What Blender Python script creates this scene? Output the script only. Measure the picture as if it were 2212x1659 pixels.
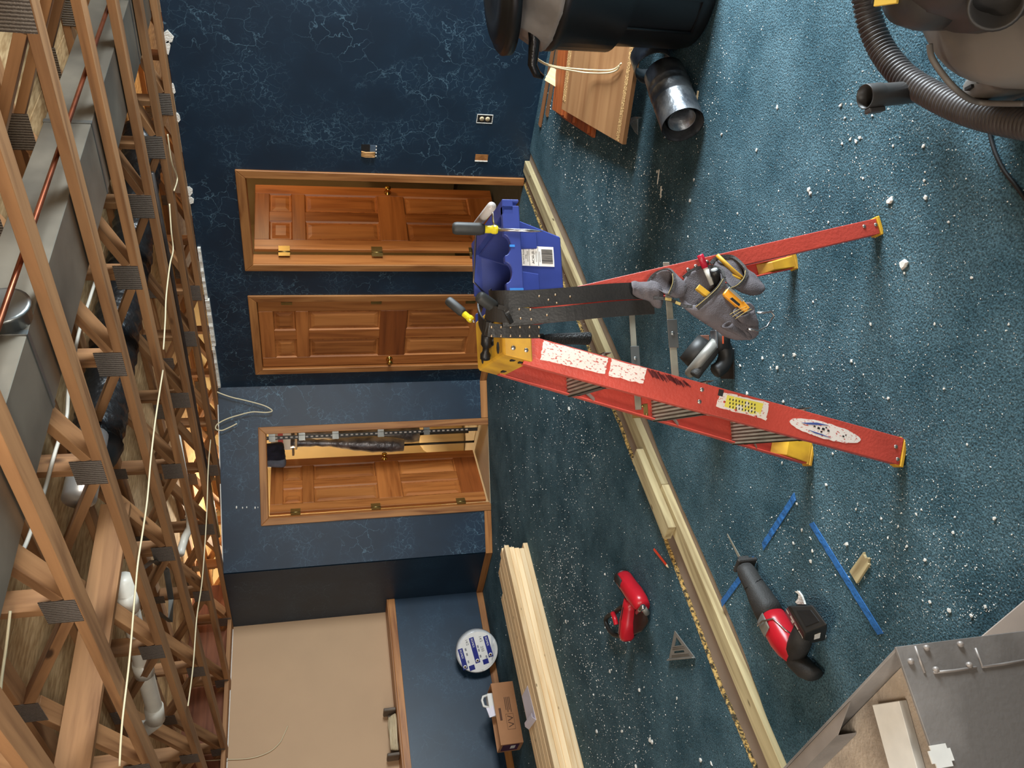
import bpy, bmesh, math, random
from mathutils import Vector as V, Matrix as MX
random.seed(7)
C = bpy.context.scene.collection
for o in list(bpy.data.objects): bpy.data.objects.remove(o)
# ---------------------------------------------------------------- camera, light, exposure
FPX, PITCH, ROLL, YAW, CAMH = 1764.19, 0.2403, -0.0315, 0.8187, 1.6314
Fw = V((math.cos(YAW)*math.cos(PITCH), math.sin(YAW)*math.cos(PITCH), -math.sin(PITCH)))
Rt0 = V((math.sin(YAW), -math.cos(YAW), 0)); Up0 = Rt0.cross(Fw)
cr, sr = math.cos(ROLL), math.sin(ROLL)
Rt = cr*Rt0 + sr*Up0; Up = -sr*Rt0 + cr*Up0
CAM = V((0, 0, CAMH))
cam = bpy.data.cameras.new('camera'); co = bpy.data.objects.new('camera', cam); C.objects.link(co)
cam.sensor_width = 36; cam.lens = FPX/2212*36; cam.clip_start = .05
# the phone was held sideways: world up points to the left of the picture
ix, iy, iz = -Up, Rt, -Fw
co.matrix_world = MX(((ix.x, iy.x, iz.x, CAM.x), (ix.y, iy.y, iz.y, CAM.y), (ix.z, iy.z, iz.z, CAM.z), (0, 0, 0, 1)))
S = bpy.context.scene; S.camera = co
S.view_settings.view_transform = 'Standard'; S.view_settings.look = 'None'
S.view_settings.exposure = -0.38; S.view_settings.gamma = 1; S.view_settings.use_curve_mapping = False
w = bpy.data.worlds.new('world'); S.world = w; w.use_nodes = True
w.node_tree.nodes['Background'].inputs[0].default_value = (.86, .93, 1, 1)
w.node_tree.nodes['Background'].inputs[1].default_value = 1.0
def area(name, loc, to, sx, sy, power, col):
    l = bpy.data.lights.new(name, 'AREA'); l.shape = 'RECTANGLE'; l.size = sx; l.size_y = sy; l.energy = power; l.color = col
    o = bpy.data.objects.new(name, l); C.objects.link(o); o.location = loc
    o.rotation_euler = (V(to)-V(loc)).to_track_quat('-Z', 'Y').to_euler(); return o
def bulb(name, loc, power, col, r=.08):
    l = bpy.data.lights.new(name, 'POINT'); l.energy = power; l.color = col; l.shadow_soft_size = r
    o = bpy.data.objects.new(name, l); C.objects.link(o); o.location = loc; return o
area('daylight_window_right', (4.25, -1.38, 1.15), (2.9, .5, -.3), 1.75, 1.8, 780, (.84, .94, 1))
area('daylight_window_left', (-3.0, 2.45, 1.5), (2, 4.6, .7), 2.9, 1.7, 70, (1, .96, .90))
area('overhead_fill', (-.2, 1.2, 2.36), (2.6, 5.2, .6), .6, .6, 42, (1, .90, .76))  # added soft fill from above for the top faces, not a known lamp
fill_ = area('upward_fill', (-.7, -.6, 1.5), (2.6, 3.4, 2.6), .45, .35, 34, (1, .93, .82)); fill_.data.spread = math.radians(95)  # added fill aimed upwards to brighten the trusses, no such lamp known
bulb('storage_lamp', (5.35, 7.6, 2.15), 150, (1, .88, .66))
bulb('passage_lamp', (6.35, 2.9, 2.0), 34, (1, .72, .42))

def _d(x, y):
    u = 1659-y
    return Fw + (u-829.5)/FPX*Rt - (x-1106)/FPX*Up
def fl(x, y, z=0.0):                 # photo pixel measured on a horizontal plane
    d = _d(x, y); return CAM + d*((z-CAMH)/d.z)
def onp(x, y, P, n):                 # photo pixel measured on the plane through P with normal n
    d = _d(x, y); n = V(n); return CAM + d*(((V(P)-CAM).dot(n))/d.dot(n))
# ---------------------------------------------------------------- helpers
WM = {}
def wm(o): return WM.get(o, MX.Identity(4)) if o else MX.Identity(4)
def tag(o, label=None, cat=None, group=None, kind=None):
    if label: o['label'] = label
    if cat: o['category'] = cat
    if group: o['group'] = group
    if kind: o['kind'] = kind
    return o
def thing(name, label, cat, M=None, group=None, loc=None, kind=None):
    o = bpy.data.objects.new(name, None); C.objects.link(o); o.empty_display_size = .05
    if M is None: M = MX.Translation(V(loc))
    o.matrix_world = M; WM[o] = M.copy()
    return tag(o, label, cat, group, kind)
def frame(o, x, y=None, z=None):     # matrix from origin and two axes
    x = V(x).normalized()
    if z is not None:
        z = V(z).normalized(); y = z.cross(x).normalized(); z = x.cross(y)
    else:
        y = V(y); y = (y-x*y.dot(x)).normalized(); z = x.cross(y)
    return MX(((x.x, y.x, z.x, o[0]), (x.y, y.y, z.y, o[1]), (x.z, y.z, z.z, o[2]), (0, 0, 0, 1)))
def rot(ax, deg): return MX.Rotation(math.radians(deg), 4, ax)
class MB:
    def __init__(s, F=None): s.b = bmesh.new(); s.F = F or MX.Identity(4); s.mi = 0
    def _fin(s, vs, fs, F=None):
        G = F or MX.Identity(4)
        for v in vs: v.co = G @ v.co
        for f in fs: f.material_index = s.mi
    def poly(s, pts, faces, F=None, sm=False):
        vs = [s.b.verts.new(V(p)) for p in pts]; fs = []
        for f in faces:
            try:
                g = s.b.faces.new([vs[i] for i in f]); g.smooth = sm; fs.append(g)
            except ValueError: pass
        s._fin(vs, fs, F); return s
    def box(s, lo, hi, F=None):
        (a, b, c), (d, e, f) = lo, hi
        return s.poly([(a,b,c),(d,b,c),(d,e,c),(a,e,c),(a,b,f),(d,b,f),(d,e,f),(a,e,f)],
                      [(0,3,2,1),(4,5,6,7),(0,1,5,4),(1,2,6,5),(2,3,7,6),(3,0,4,7)], F)
    def prism(s, pts, h0, h1, F=None, sm=False):        # 2-D outline (x,y) extruded in z
        n = len(pts)
        P = [(p[0], p[1], h0) for p in pts] + [(p[0], p[1], h1) for p in pts]
        fs = [tuple(range(n-1, -1, -1)), tuple(range(n, 2*n))]
        fs += [(i, (i+1) % n, n+(i+1) % n, n+i) for i in range(n)]
        return s.poly(P, fs, F, sm)
    def loft(s, rings, cap0=True, cap1=True, F=None, sm=True, closed=True):
        n = len(rings[0]); P = [p for r in rings for p in r]; fs = []
        for k in range(len(rings)-1):
            for i in range(n if closed else n-1):
                j = (i+1) % n
                fs.append((k*n+i, k*n+j, (k+1)*n+j, (k+1)*n+i))
        if cap0: fs.append(tuple(range(n-1, -1, -1)))
        if cap1: fs.append(tuple(range((len(rings)-1)*n, len(rings)*n)))
        return s.poly(P, fs, F, sm)
    def lathe(s, prof, F=None, seg=24, sm=True, cap=True):   # prof: (r,z)
        R_ = [[(r*math.cos(2*math.pi*i/seg), r*math.sin(2*math.pi*i/seg), z) for i in range(seg)] for r, z in prof]
        return s.loft(R_, cap, cap, F, sm)
    def cyl(s, p0, p1, r, r1=None, seg=14, sm=True):
        p0, p1 = V(p0), V(p1); d = p1-p0
        a = V((0,0,1)) if abs(d.normalized().z) < .9 else V((1,0,0))
        return s.lathe([(r, 0), (r if r1 is None else r1, d.length)], frame(p0, d, z=a) @ rot('Y', 90), seg, sm)
    def tube(s, pts, r, seg=8, cap=True, sm=True):
        pts = [V(p) for p in pts]; n = len(pts); rr = r if isinstance(r, (list, tuple)) else [r]*n
        rings = []; prev = None
        for i, p in enumerate(pts):
            t = (pts[min(i+1, n-1)]-pts[max(i-1, 0)]).normalized()
            if prev is None: prev = t.orthogonal().normalized()
            a = (prev-t*prev.dot(t)).normalized(); b = t.cross(a); prev = a
            rings.append([p+(a*math.cos(2*math.pi*k/seg)+b*math.sin(2*math.pi*k/seg))*rr[i] for k in range(seg)])
        return s.loft(rings, cap, cap, None, sm)
    def ribbon(s, pts, nrm, wid, thk, sm=False):   # flat strap through pts; nrm = width directions
        rings = []; n = len(pts); pts = [V(p) for p in pts]
        for i, p in enumerate(pts):
            t = (pts[min(i+1, n-1)]-pts[max(i-1, 0)]).normalized()
            wd = V(nrm[i] if isinstance(nrm, list) else nrm); wd = (wd-t*wd.dot(t)).normalized(); k = t.cross(wd)
            ww = wid[i] if isinstance(wid, (list, tuple)) else wid
            rings.append([p-wd*ww/2-k*thk/2, p+wd*ww/2-k*thk/2, p+wd*ww/2+k*thk/2, p-wd*ww/2+k*thk/2])
        return s.loft(rings, True, True, None, sm)
    def ball(s, c, r, seg=10, F=None, sc=(1,1,1)):
        prof = [(max(1e-4, math.sin(math.pi*i/seg)), -math.cos(math.pi*i/seg)) for i in range(seg+1)]
        G = MX.Translation(V(c)) @ MX.Diagonal((r*sc[0], r*sc[1], r*sc[2], 1))
        return s.lathe(prof, (F or MX.Identity(4)) @ G, seg+4)
    def build(s, name, mat, parent=None, bev=0, M=None, bseg=1, flat=False, sub=0):
        b = s.b
        if M is None:                       # geometry is in s.F's frame; recentre on its box
            for v in b.verts: v.co = v.co
            xs = [v.co.x for v in b.verts]; ys = [v.co.y for v in b.verts]; zs = [v.co.z for v in b.verts]
            c = V(((min(xs)+max(xs))/2, (min(ys)+max(ys))/2, (min(zs)+max(zs))/2))
            if parent is None: c.z = min(zs)
            for v in b.verts: v.co -= c
            M = s.F @ MX.Translation(c)
        bmesh.ops.recalc_face_normals(b, faces=b.faces)
        me = bpy.data.meshes.new(name); b.to_mesh(me); b.free()
        for m in (mat if isinstance(mat, (list, tuple)) else [mat]): me.materials.append(m)
        o = bpy.data.objects.new(name, me); C.objects.link(o); WM[o] = M.copy()
        if parent is not None:
            o.parent = parent; o.matrix_local = wm(parent).inverted() @ M
        else: o.matrix_world = M
        if bev:
            m = o.modifiers.new('bevel', 'BEVEL'); m.width = bev; m.segments = bseg; m.limit_method = 'ANGLE'; m.angle_limit = .7
        if sub:
            m = o.modifiers.new('subd', 'SUBSURF'); m.levels = sub; m.render_levels = sub
        return o
def beam(name, p0, p1, w_, t_, mat, parent=None, up=(0,0,1), F=None, bev=.0015, off=(0,0)):
    """board from p0 to p1; w_ across (side), t_ along 'up'; grain along local x"""
    F = F or MX.Identity(4)
    p0, p1 = V(p0), V(p1); d = p1-p0
    M = F @ frame((p0+p1)/2, d, z=up)
    l = d.length/2
    return MB().box((-l, -w_/2, -t_/2), (l, w_/2, t_/2)).build(name, mat, parent, bev, M)
def copy_part(o, parent, M):
    c = o.copy(); C.objects.link(c); WM[c] = M.copy()
    if parent is not None: c.parent = parent; c.matrix_local = wm(parent).inverted() @ M
    else: c.matrix_world = M
    return c
def copy_tree(o, M, parent=None, label=None):
    c = o.copy(); C.objects.link(c); WM[c] = M.copy()
    if parent is not None: c.parent = parent; c.matrix_local = wm(parent).inverted() @ M
    else: c.matrix_world = M
    if label: c['label'] = label
    for ch in list(o.children): copy_tree(ch, M @ (wm(o).inverted() @ wm(ch)), c)
    return c
# ---------------------------------------------------------------- materials
def lin(c): return tuple(((v/255)/12.92 if v/255 <= .04045 else ((v/255+.055)/1.055)**2.4) for v in c)
def nodes(name):
    m = bpy.data.materials.new(name); m.use_nodes = True; nt = m.node_tree
    return m, nt, nt.nodes['Principled BSDF']
def N(nt, t, **k):
    n = nt.nodes.new(t)
    for a, v in k.items():
        if a.startswith('i_'): n.inputs[a[2:].replace('_', ' ')].default_value = v
        else: setattr(n, a, v)
    return n
def coords(nt, sc=(1,1,1), rnd=True):
    tc = N(nt, 'ShaderNodeTexCoord'); mp = N(nt, 'ShaderNodeMapping'); mp.inputs['Scale'].default_value = sc
    if rnd:
        oi = N(nt, 'ShaderNodeObjectInfo'); ad = N(nt, 'ShaderNodeVectorMath', operation='ADD')
        mu = N(nt, 'ShaderNodeMath', operation='MULTIPLY'); mu.inputs[1].default_value = 37.0
        nt.links.new(oi.outputs['Random'], mu.inputs[0]); nt.links.new(tc.outputs['Object'], ad.inputs[0]); nt.links.new(mu.outputs[0], ad.inputs[1])
        nt.links.new(ad.outputs[0], mp.inputs[0])
    else: nt.links.new(tc.outputs['Object'], mp.inputs[0])
    return mp.outputs[0]
def ramp(nt, fac, stops):
    r = N(nt, 'ShaderNodeValToRGB'); e = r.color_ramp.elements
    while len(e) < len(stops): e.new(.5)
    for k, (p, c) in zip(e, stops): k.position = p; k.color = (*c, 1)
    nt.links.new(fac, r.inputs[0]); return r.outputs[0]
def bump(nt, b, h, st=.3, dist=.01):
    n = N(nt, 'ShaderNodeBump'); n.inputs['Strength'].default_value = st; n.inputs['Distance'].default_value = dist
    nt.links.new(h, n.inputs['Height']); nt.links.new(n.outputs[0], b.inputs['Normal'])
def mat(name, col, rough=.6, metal=0, var=.12, scale=9, bmp=0, bsc=80, col2=None, spec=.5, stretch=(1,1,1), emit=0, lo=.35, hi=.65, trans=0, det=4):
    m, nt, b = nodes(name); c = lin(col)
    b.inputs['Roughness'].default_value = rough; b.inputs['Metallic'].default_value = metal
    b.inputs['Specular IOR Level'].default_value = spec
    co_ = coords(nt, stretch)
    n = N(nt, 'ShaderNodeTexNoise'); n.inputs['Scale'].default_value = scale; n.inputs['Detail'].default_value = det
    nt.links.new(co_, n.inputs['Vector'])
    c2 = lin(col2) if col2 else tuple(v*(1-var*2) for v in c)
    nt.links.new(ramp(nt, n.outputs['Fac'], [(lo, c2), (hi, c)]), b.inputs['Base Color'])
    if bmp:
        n2 = N(nt, 'ShaderNodeTexNoise'); n2.inputs['Scale'].default_value = bsc; nt.links.new(co_, n2.inputs['Vector'])
        bump(nt, b, n2.outputs['Fac'], bmp)
    if emit:
        b.inputs['Emission Color'].default_value = (*c, 1); b.inputs['Emission Strength'].default_value = emit
    if trans: b.inputs['Alpha'].default_value = 1-trans
    return m
def wood(name, light, dark, rough=.5, scale=1.0, knots=0, spec=.4, contrast=1.0):
    """grain along the object's own x"""
    m, nt, b = nodes(name); b.inputs['Roughness'].default_value = rough; b.inputs['Specular IOR Level'].default_value = spec
    co_ = coords(nt, (1.1*scale, 16*scale, 16*scale))
    n = N(nt, 'ShaderNodeTexNoise'); n.inputs['Scale'].default_value = 1.6; n.inputs['Detail'].default_value = 5; n.inputs['Distortion'].default_value = .6
    nt.links.new(co_, n.inputs['Vector'])
    l, d = lin(light), lin(dark)
    col = ramp(nt, n.outputs['Fac'], [(.5-.22/contrast, d), (.5, tuple((a*2+c_)/3 for a, c_ in zip(l, d))), (.5+.2/contrast, l)])
    oi = N(nt, 'ShaderNodeObjectInfo'); hs = N(nt, 'ShaderNodeHueSaturation')
    mr = N(nt, 'ShaderNodeMapRange'); mr.inputs['To Min'].default_value = .82; mr.inputs['To Max'].default_value = 1.15
    nt.links.new(oi.outputs['Random'], mr.inputs[0]); nt.links.new(mr.outputs[0], hs.inputs['Value']); nt.links.new(col, hs.inputs['Color'])
    out = hs.outputs[0]
    if knots:
        c3 = coords(nt, (3.2*knots, 9*knots, 9*knots)); vo = N(nt, 'ShaderNodeTexVoronoi'); vo.inputs['Scale'].default_value = 1.0
        nt.links.new(c3, vo.inputs['Vector'])
        mx = N(nt, 'ShaderNodeMix', data_type='RGBA'); mx.inputs[7].default_value = (*[v*.35 for v in d], 1)
        f = ramp(nt, vo.outputs['Distance'], [(.05, (1,1,1)), (.10, (0,0,0))])
        nt.links.new(f, mx.inputs[0]); nt.links.new(out, mx.inputs[6]); out = mx.outputs[2]
    nt.links.new(out, b.inputs['Base Color'])
    bump(nt, b, n.outputs['Fac'], .12, .004)
    return m
def wallpaper(name, col=(16, 38, 56), col2=(21, 46, 66), crack=(96, 128, 146), amount=.62):
    m, nt, b = nodes(name); b.inputs['Roughness'].default_value = .42
    co_ = coords(nt, rnd=False)
    n = N(nt, 'ShaderNodeTexNoise'); n.inputs['Scale'].default_value = 3.0; n.inputs['Detail'].default_value = 3; nt.links.new(co_, n.inputs['Vector'])
    ad = N(nt, 'ShaderNodeVectorMath', operation='MULTIPLY_ADD'); ad.inputs[1].default_value = (.20,)*3
    n3 = N(nt, 'ShaderNodeTexNoise'); n3.inputs['Scale'].default_value = 9; n3.inputs['Detail'].default_value = 4; nt.links.new(co_, n3.inputs['Vector'])
    nt.links.new(n3.outputs['Color'], ad.inputs[0]); nt.links.new(co_, ad.inputs[2])
    cr_ = []
    for sc, th in ((6.5, .012), (15.0, .022)):
        vo = N(nt, 'ShaderNodeTexVoronoi', feature='DISTANCE_TO_EDGE'); vo.inputs['Scale'].default_value = sc
        nt.links.new(ad.outputs[0], vo.inputs['Vector'])
        cr_.append(ramp(nt, vo.outputs['Distance'], [(th*.4, (1,1,1)), (th*1.4, (0,0,0))]))
    n2 = N(nt, 'ShaderNodeTexNoise'); n2.inputs['Scale'].default_value = 2.1; n2.inputs['Detail'].default_value = 2.5; nt.links.new(co_, n2.inputs['Vector'])
    k1 = ramp(nt, n2.outputs['Fac'], [(.47, (0,0,0)), (.62, (amount,)*3)])
    k2 = ramp(nt, n.outputs['Fac'], [(.45, (.0,)*3), (.7, (amount*.8,)*3)])
    mults = []
    for a, k in zip(cr_, (k1, k2)):
        mu = N(nt, 'ShaderNodeMath', operation='MULTIPLY'); nt.links.new(a, mu.inputs[0]); nt.links.new(k, mu.inputs[1]); mults.append(mu.outputs[0])
    mxx = N(nt, 'ShaderNodeMath', operation='MAXIMUM'); nt.links.new(mults[0], mxx.inputs[0]); nt.links.new(mults[1], mxx.inputs[1])
    base = ramp(nt, n.outputs['Fac'], [(.35, lin(col)), (.65, lin(col2))])
    mx = N(nt, 'ShaderNodeMix', data_type='RGBA'); mx.inputs[7].default_value = (*lin(crack), 1)
    nt.links.new(mxx.outputs[0], mx.inputs[0]); nt.links.new(base, mx.inputs[6]); nt.links.new(mx.outputs[2], b.inputs['Base Color'])
    bump(nt, b, mxx.outputs[0], .15, .003)
    return m
def carpet(name):
    m, nt, b = nodes(name); b.inputs['Roughness'].default_value = .95; b.inputs['Specular IOR Level'].default_value = .15
    
    co_ = coords(nt, rnd=False)
    n = N(nt, 'ShaderNodeTexNoise'); n.inputs['Scale'].default_value = 3.2; n.inputs['Detail'].default_value = 6; n.inputs['Roughness'].default_value = .65; nt.links.new(co_, n.inputs['Vector'])
    f = N(nt, 'ShaderNodeTexNoise'); f.inputs['Scale'].default_value = 170; f.inputs['Detail'].default_value = 3; nt.links.new(co_, f.inputs['Vector'])
    a = ramp(nt, n.outputs['Fac'], [(.3, lin((44, 72, 83))), (.7, lin((84, 112, 123)))])
    k = ramp(nt, f.outputs['Fac'], [(.3, (.4,)*3), (.7, (1.45,)*3)])
    mx = N(nt, 'ShaderNodeMix', data_type='RGBA', blend_type='MULTIPLY'); mx.inputs[0].default_value = 1
    nt.links.new(a, mx.inputs[6]); nt.links.new(k, mx.inputs[7]); 
    # drywall dust ground into the pile
    d = N(nt, 'ShaderNodeTexNoise'); d.inputs['Scale'].default_value = 240; d.inputs['Detail'].default_value = 1; nt.links.new(co_, d.inputs['Vector'])
    p = N(nt, 'ShaderNodeTexNoise'); p.inputs['Scale'].default_value = 2.3; p.inputs['Detail'].default_value = 5; nt.links.new(co_, p.inputs['Vector'])
    mu = N(nt, 'ShaderNodeMath', operation='MULTIPLY')
    nt.links.new(ramp(nt, d.outputs['Fac'], [(.66, (0,)*3), (.74, (1,)*3)]), mu.inputs[0]); nt.links.new(ramp(nt, p.outputs['Fac'], [(.45, (.05,)*3), (.68, (.8,)*3)]), mu.inputs[1])
    m2 = N(nt, 'ShaderNodeMix', data_type='RGBA'); m2.inputs[7].default_value = (*lin((190, 196, 190)), 1)
    nt.links.new(mu.outputs[0], m2.inputs[0]); nt.links.new(mx.outputs[2], m2.inputs[6]); nt.links.new(m2.outputs[2], b.inputs['Base Color'])
    bump(nt, b, f.outputs['Fac'], .9, .006)
    return m
M_wall = wallpaper('navy_crackle_wallpaper'); M_wall2 = wallpaper('navy_wallpaper_plain', amount=.22)
M_carpet = carpet('teal_carpet')
M_oak = wood('stained_oak', (186, 128, 74), (128, 76, 38), .45)
M_door = wood('varnished_fir', (184, 114, 58), (132, 72, 32), .38, .8)
M_doorL = wood('varnished_fir_pale', (194, 126, 68), (150, 88, 42), .38, .8)
M_doorD = wood('varnished_fir_dark', (150, 82, 38), (104, 52, 22), .38, .8)
M_truss = wood('truss_spruce', (170, 124, 82), (116, 78, 48), .7, .7, knots=.6)
M_pine = wood('fresh_pine', (250, 222, 178), (224, 184, 132), .6, .8, knots=1.9)
M_treated = wood('treated_lumber', (194, 178, 136), (128, 108, 74), .7, 1.0, knots=1.3)
M_osb = mat('osb_subfloor', (214, 180, 132), .8, var=.25, scale=14, col2=(172, 134, 88), stretch=(1, 3, 1))
M_galv = mat('galvanized_steel', (150, 152, 150), .38, .9, var=.12, scale=5, col2=(116, 120, 120))
M_galvd = mat('galvanized_duct', (138, 130, 116), .45, .6, var=.15, scale=3, col2=(106, 100, 90))
def plate_steel():
    m, nt, b = nodes('truss_plate_steel'); b.inputs['Roughness'].default_value = .5; b.inputs['Metallic'].default_value = .4
    tc = N(nt, 'ShaderNodeTexCoord'); wv = N(nt, 'ShaderNodeTexWave', bands_direction='Y'); wv.inputs['Scale'].default_value = 26; wv.inputs['Distortion'].default_value = 1.5; wv.inputs['Detail Scale'].default_value = 6
    nt.links.new(tc.outputs['Object'], wv.inputs['Vector'])
    nt.links.new(ramp(nt, wv.outputs['Fac'], [(.2, lin((84, 76, 70))), (.7, lin((136, 128, 120)))]), b.inputs['Base Color']); bump(nt, b, wv.outputs['Fac'], .6, .003); return m
M_plate = plate_steel()
M_beige = mat('beige_paint', (196, 160, 124), .7, var=.03, scale=2)
M_cream = mat('cream_drywall', (205, 180, 130), .8, var=.06, scale=2)
M_gyp = mat('drywall_gypsum', (244, 240, 230), .9, var=.04, scale=30, bmp=.5)
M_sub = mat('subfloor_particleboard', (150, 132, 116), .85, var=.1, scale=6)
M_pb = mat('particleboard_edge', (206, 170, 100), .9, var=.4, scale=70, col2=(70, 62, 44), bmp=1, bsc=150, lo=.42, hi=.56)
M_brass = mat('polished_brass', (226, 180, 92), .18, 1, var=.05)
M_hinge = mat('antique_brass', (150, 130, 80), .4, .9, var=.1)
M_black = mat('black_plastic', (30, 30, 31), .45, var=.1)
M_dark = mat('void_shade_and_marks', (24, 20, 18), .9)  # near-black standing in for shade in slots and hollows; also dark marks
M_white = mat('white_plastic', (232, 230, 224), .4, var=.04)
M_wire = mat('nm_cable_jacket', (222, 206, 168), .5, var=.05)
# ---------------------------------------------------------------- room shell
R, Y1, X2, Y2, L, LB, H, ZL = 5.283, 5.576, 4.066, 6.6865, 7.436, 7.681, 2.443, .957
TH = .115; DH = 2.047; CW = .065
def wallboxes(name, boxes, mat_, F=None, bev=0):
    b = MB(F)
    for lo, hi in boxes: b.box(lo, hi)
    o = b.build(name, mat_); o['kind'] = 'structure'; return o
D1, D2 = (3.402, 4.179), (4.565, 5.344)
wallboxes('wall_right', [((R, -2.6, -.02), (R+TH, D1[0]-.02, H)), ((R, D1[0]-.02, DH+.02), (R+TH, D1[1]+.02, H)), ((R, D1[1]+.02, -.02), (R+TH, D2[0]-.02, H)),
                         ((R, D2[0]-.02, DH+.02), (R+TH, D2[1]+.02, H)), ((R, D2[1]+.02, -.02), (R+TH, Y1+.08, H))], M_wall)
td = V((X2-R, Y2-Y1, 0)); DL = td.length; td.normalize(); nin = V((-td.y, td.x, 0)); nin = nin if nin.x > 0 else -nin
FD = frame((R, Y1, 0), td, z=(0,0,1))            # diagonal wall frame: x along wall, z up; y = ?
sg = 1 if V(FD.col[1][:3]).dot(nin) > 0 else -1   # +y*sg goes into the storage room
D3 = (.431, 1.186)
def yb(a, b): return (min(a*sg, b*sg), max(a*sg, b*sg))
ya, yb_ = yb(0, TH)
wallboxes('wall_back', [((0, ya, -.02), (D3[0]-.02, yb_, H)), ((D3[0]-.02, ya, DH+.02), (D3[1]+.02, yb_, H)), ((D3[1]+.02, ya, -.02), (DL, yb_, H))], M_wall, FD)
wallboxes('wall_return', [((X2, Y2+.02, -.02), (X2+TH, LB+.1, H))], M_wall2)
wallboxes('wall_left_lower', [((-3.2, L, -.02), (X2, LB, ZL-.03))], M_wall2)
wallboxes('wall_left_upper', [((-3.2, LB, ZL-.04), (X2, LB+.1, H))], M_beige)
wallboxes('wall_behind', [((-3.2, -1.56, -.02), (3.3, -1.44, H)), ((5.2, -1.56, -.02), (R+TH, -1.44, H)), ((3.3, -1.56, -.02), (5.2, -1.44, .2)), ((3.3, -1.56, 2.2), (5.2, -1.44, H))], M_wall2)
wallboxes('wall_far_side', [((-3.2, -1.44, -.02), (-3.1, .9, H)), ((-3.2, 4.0, -.02), (-3.1, LB, H)), ((-3.2, .9, -.02), (-3.1, 4.0, .4)), ((-3.2, .9, 2.25), (-3.1, 4.0, H))], M_wall2)
# rooms behind the doors
wallboxes('wall_passage', [((7.9, 2.2, -.02), (8.0, 6.0, H)), ((R+TH, 2.1, -.02), (7.9, 2.2, H)), ((R+TH, 5.70, -.02), (7.9, 5.78, H))], M_cream)
wallboxes('wall_storage', [((X2+TH, 9.0, -.02), (8.0, 9.1, H+.4)), ((7.0, 5.8, -.02), (7.1, 9.0, H+.4)), ((X2, LB+.1, -.02), (X2+TH, 9.0, H+.4))], M_cream)
# ceiling: OSB panels over the trusses
cl = MB().box((-3.2, -2.72, 2.872), (8.1, 9.1, 2.885)).build('ceiling', M_osb); cl['kind'] = 'structure'
for i in range(5):
    for j in range(10):
        x0 = -3.2+i*2.44-(j % 2)*1.2; y0 = -2.72+j*1.22
        lo, hi = max(-3.2, x0), min(8.1, x0+2.435)
        if hi-lo > .1: MB().box((lo, y0, 2.85), (hi, min(y0+1.215, 9.1), 2.871)).build('panel', M_osb, cl)
# floor: slab, two fields of carpet on particle board, and the slot cut through them
fo = MB().box((-3.2, -2.72, -.06), (8.0, 9.1, -.0146)).build('floor', M_sub); fo['kind'] = 'structure'
def measured_edge(px, seed, a, x0, x1):
    r = random.Random(seed); P = sorted([tuple(fl(*p)[:2]) for p in px]); P = [(x0, P[0][1])]+P+[(x1, P[-1][1])]; out = []
    for k in range(241):
        x = x0+(x1-x0)*k/240
        for (xa, ya_), (xb, yb2) in zip(P[:-1], P[1:]):
            if xa <= x <= xb and xb > xa: out.append((x, ya_+(yb2-ya_)*(x-xa)/(xb-xa)+r.uniform(-a, a))); break
    return out
SD = -.0145                              # top of the bared slab in the slot
NEAR = [(1149, 338), (1191, 430), (1235, 526), (1269.5, 615), (1396, 901), (1423, 975), (1447.5, 1034), (1476, 1102), (1499, 1153), (1540, 1245), (1600, 1390), (1694, 1655)]
FAR = [(1132, 400), (1146, 434.5), (1162, 478), (1318, 876), (1339, 921), (1361, 983), (1390, 1050), (1413, 1110), (1431, 1157), (1476, 1233), (1504, 1350), (1526.5, 1411), (1554.5, 1488), (1584, 1551), (1627, 1655)]
FAR = [p for p in FAR if p != (1476, 1233)]
near_e = measured_edge(NEAR, 1, .002, -3.2, R); far_e = measured_edge(FAR, 2, .002, -3.2, R)
near_e = [(x, min(y, 2.949+.063*(x-.8)-.0475)) for x, y in near_e]
MB().prism([(-3.2, -2.6), (R, -2.6)]+list(reversed(near_e)), SD, 0).build('carpet', M_carpet, fo)
MB().prism(far_e+[(R, Y1), (X2, Y2), (X2, L), (-3.2, L)], SD, 0).build('carpet', M_carpet, fo)
e = MB(); rr = random.Random(5); n = 800; ring = []
for i in range(n+1):
    x = -.2+(R+.2)*i/n; k = min(239.999, (x+3.2)/(R+3.2)*240); y = far_e[int(k)][1]+(far_e[int(k)+1][1]-far_e[int(k)][1])*(k-int(k))
    ring.append([(x, y+.008, SD), (x, y-.002-rr.uniform(0, .008), SD+.0002), (x, y-.001-rr.uniform(0, .008), SD*.5), (x, y-.001-rr.uniform(0, .005), -.001), (x, y+.004, .001)])
e.loft(ring, True, True, None, False); e.build('particleboard_edge', M_pb, fo)
M_lino = mat('pale_vinyl_floor', (196, 180, 150), .5, var=.08, scale=3)
M_dkfl = mat('dark_passage_carpet', (70, 70, 58), .9, var=.1, scale=30)
MB().prism([(R+.0, Y1+.001), (X2+.05, Y2+.03), (X2+.1, 9.0), (7.0, 9.0), (7.0, 5.8), (R+.1, 5.79)], -.0144, -.002).build('storage_floor', M_lino, fo)
MB().prism([(R+.001, 2.2), (7.9, 2.2), (7.9, 5.7), (R+.001, 5.7)], -.0144, -.002).build('passage_floor', M_dkfl, fo)
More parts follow.
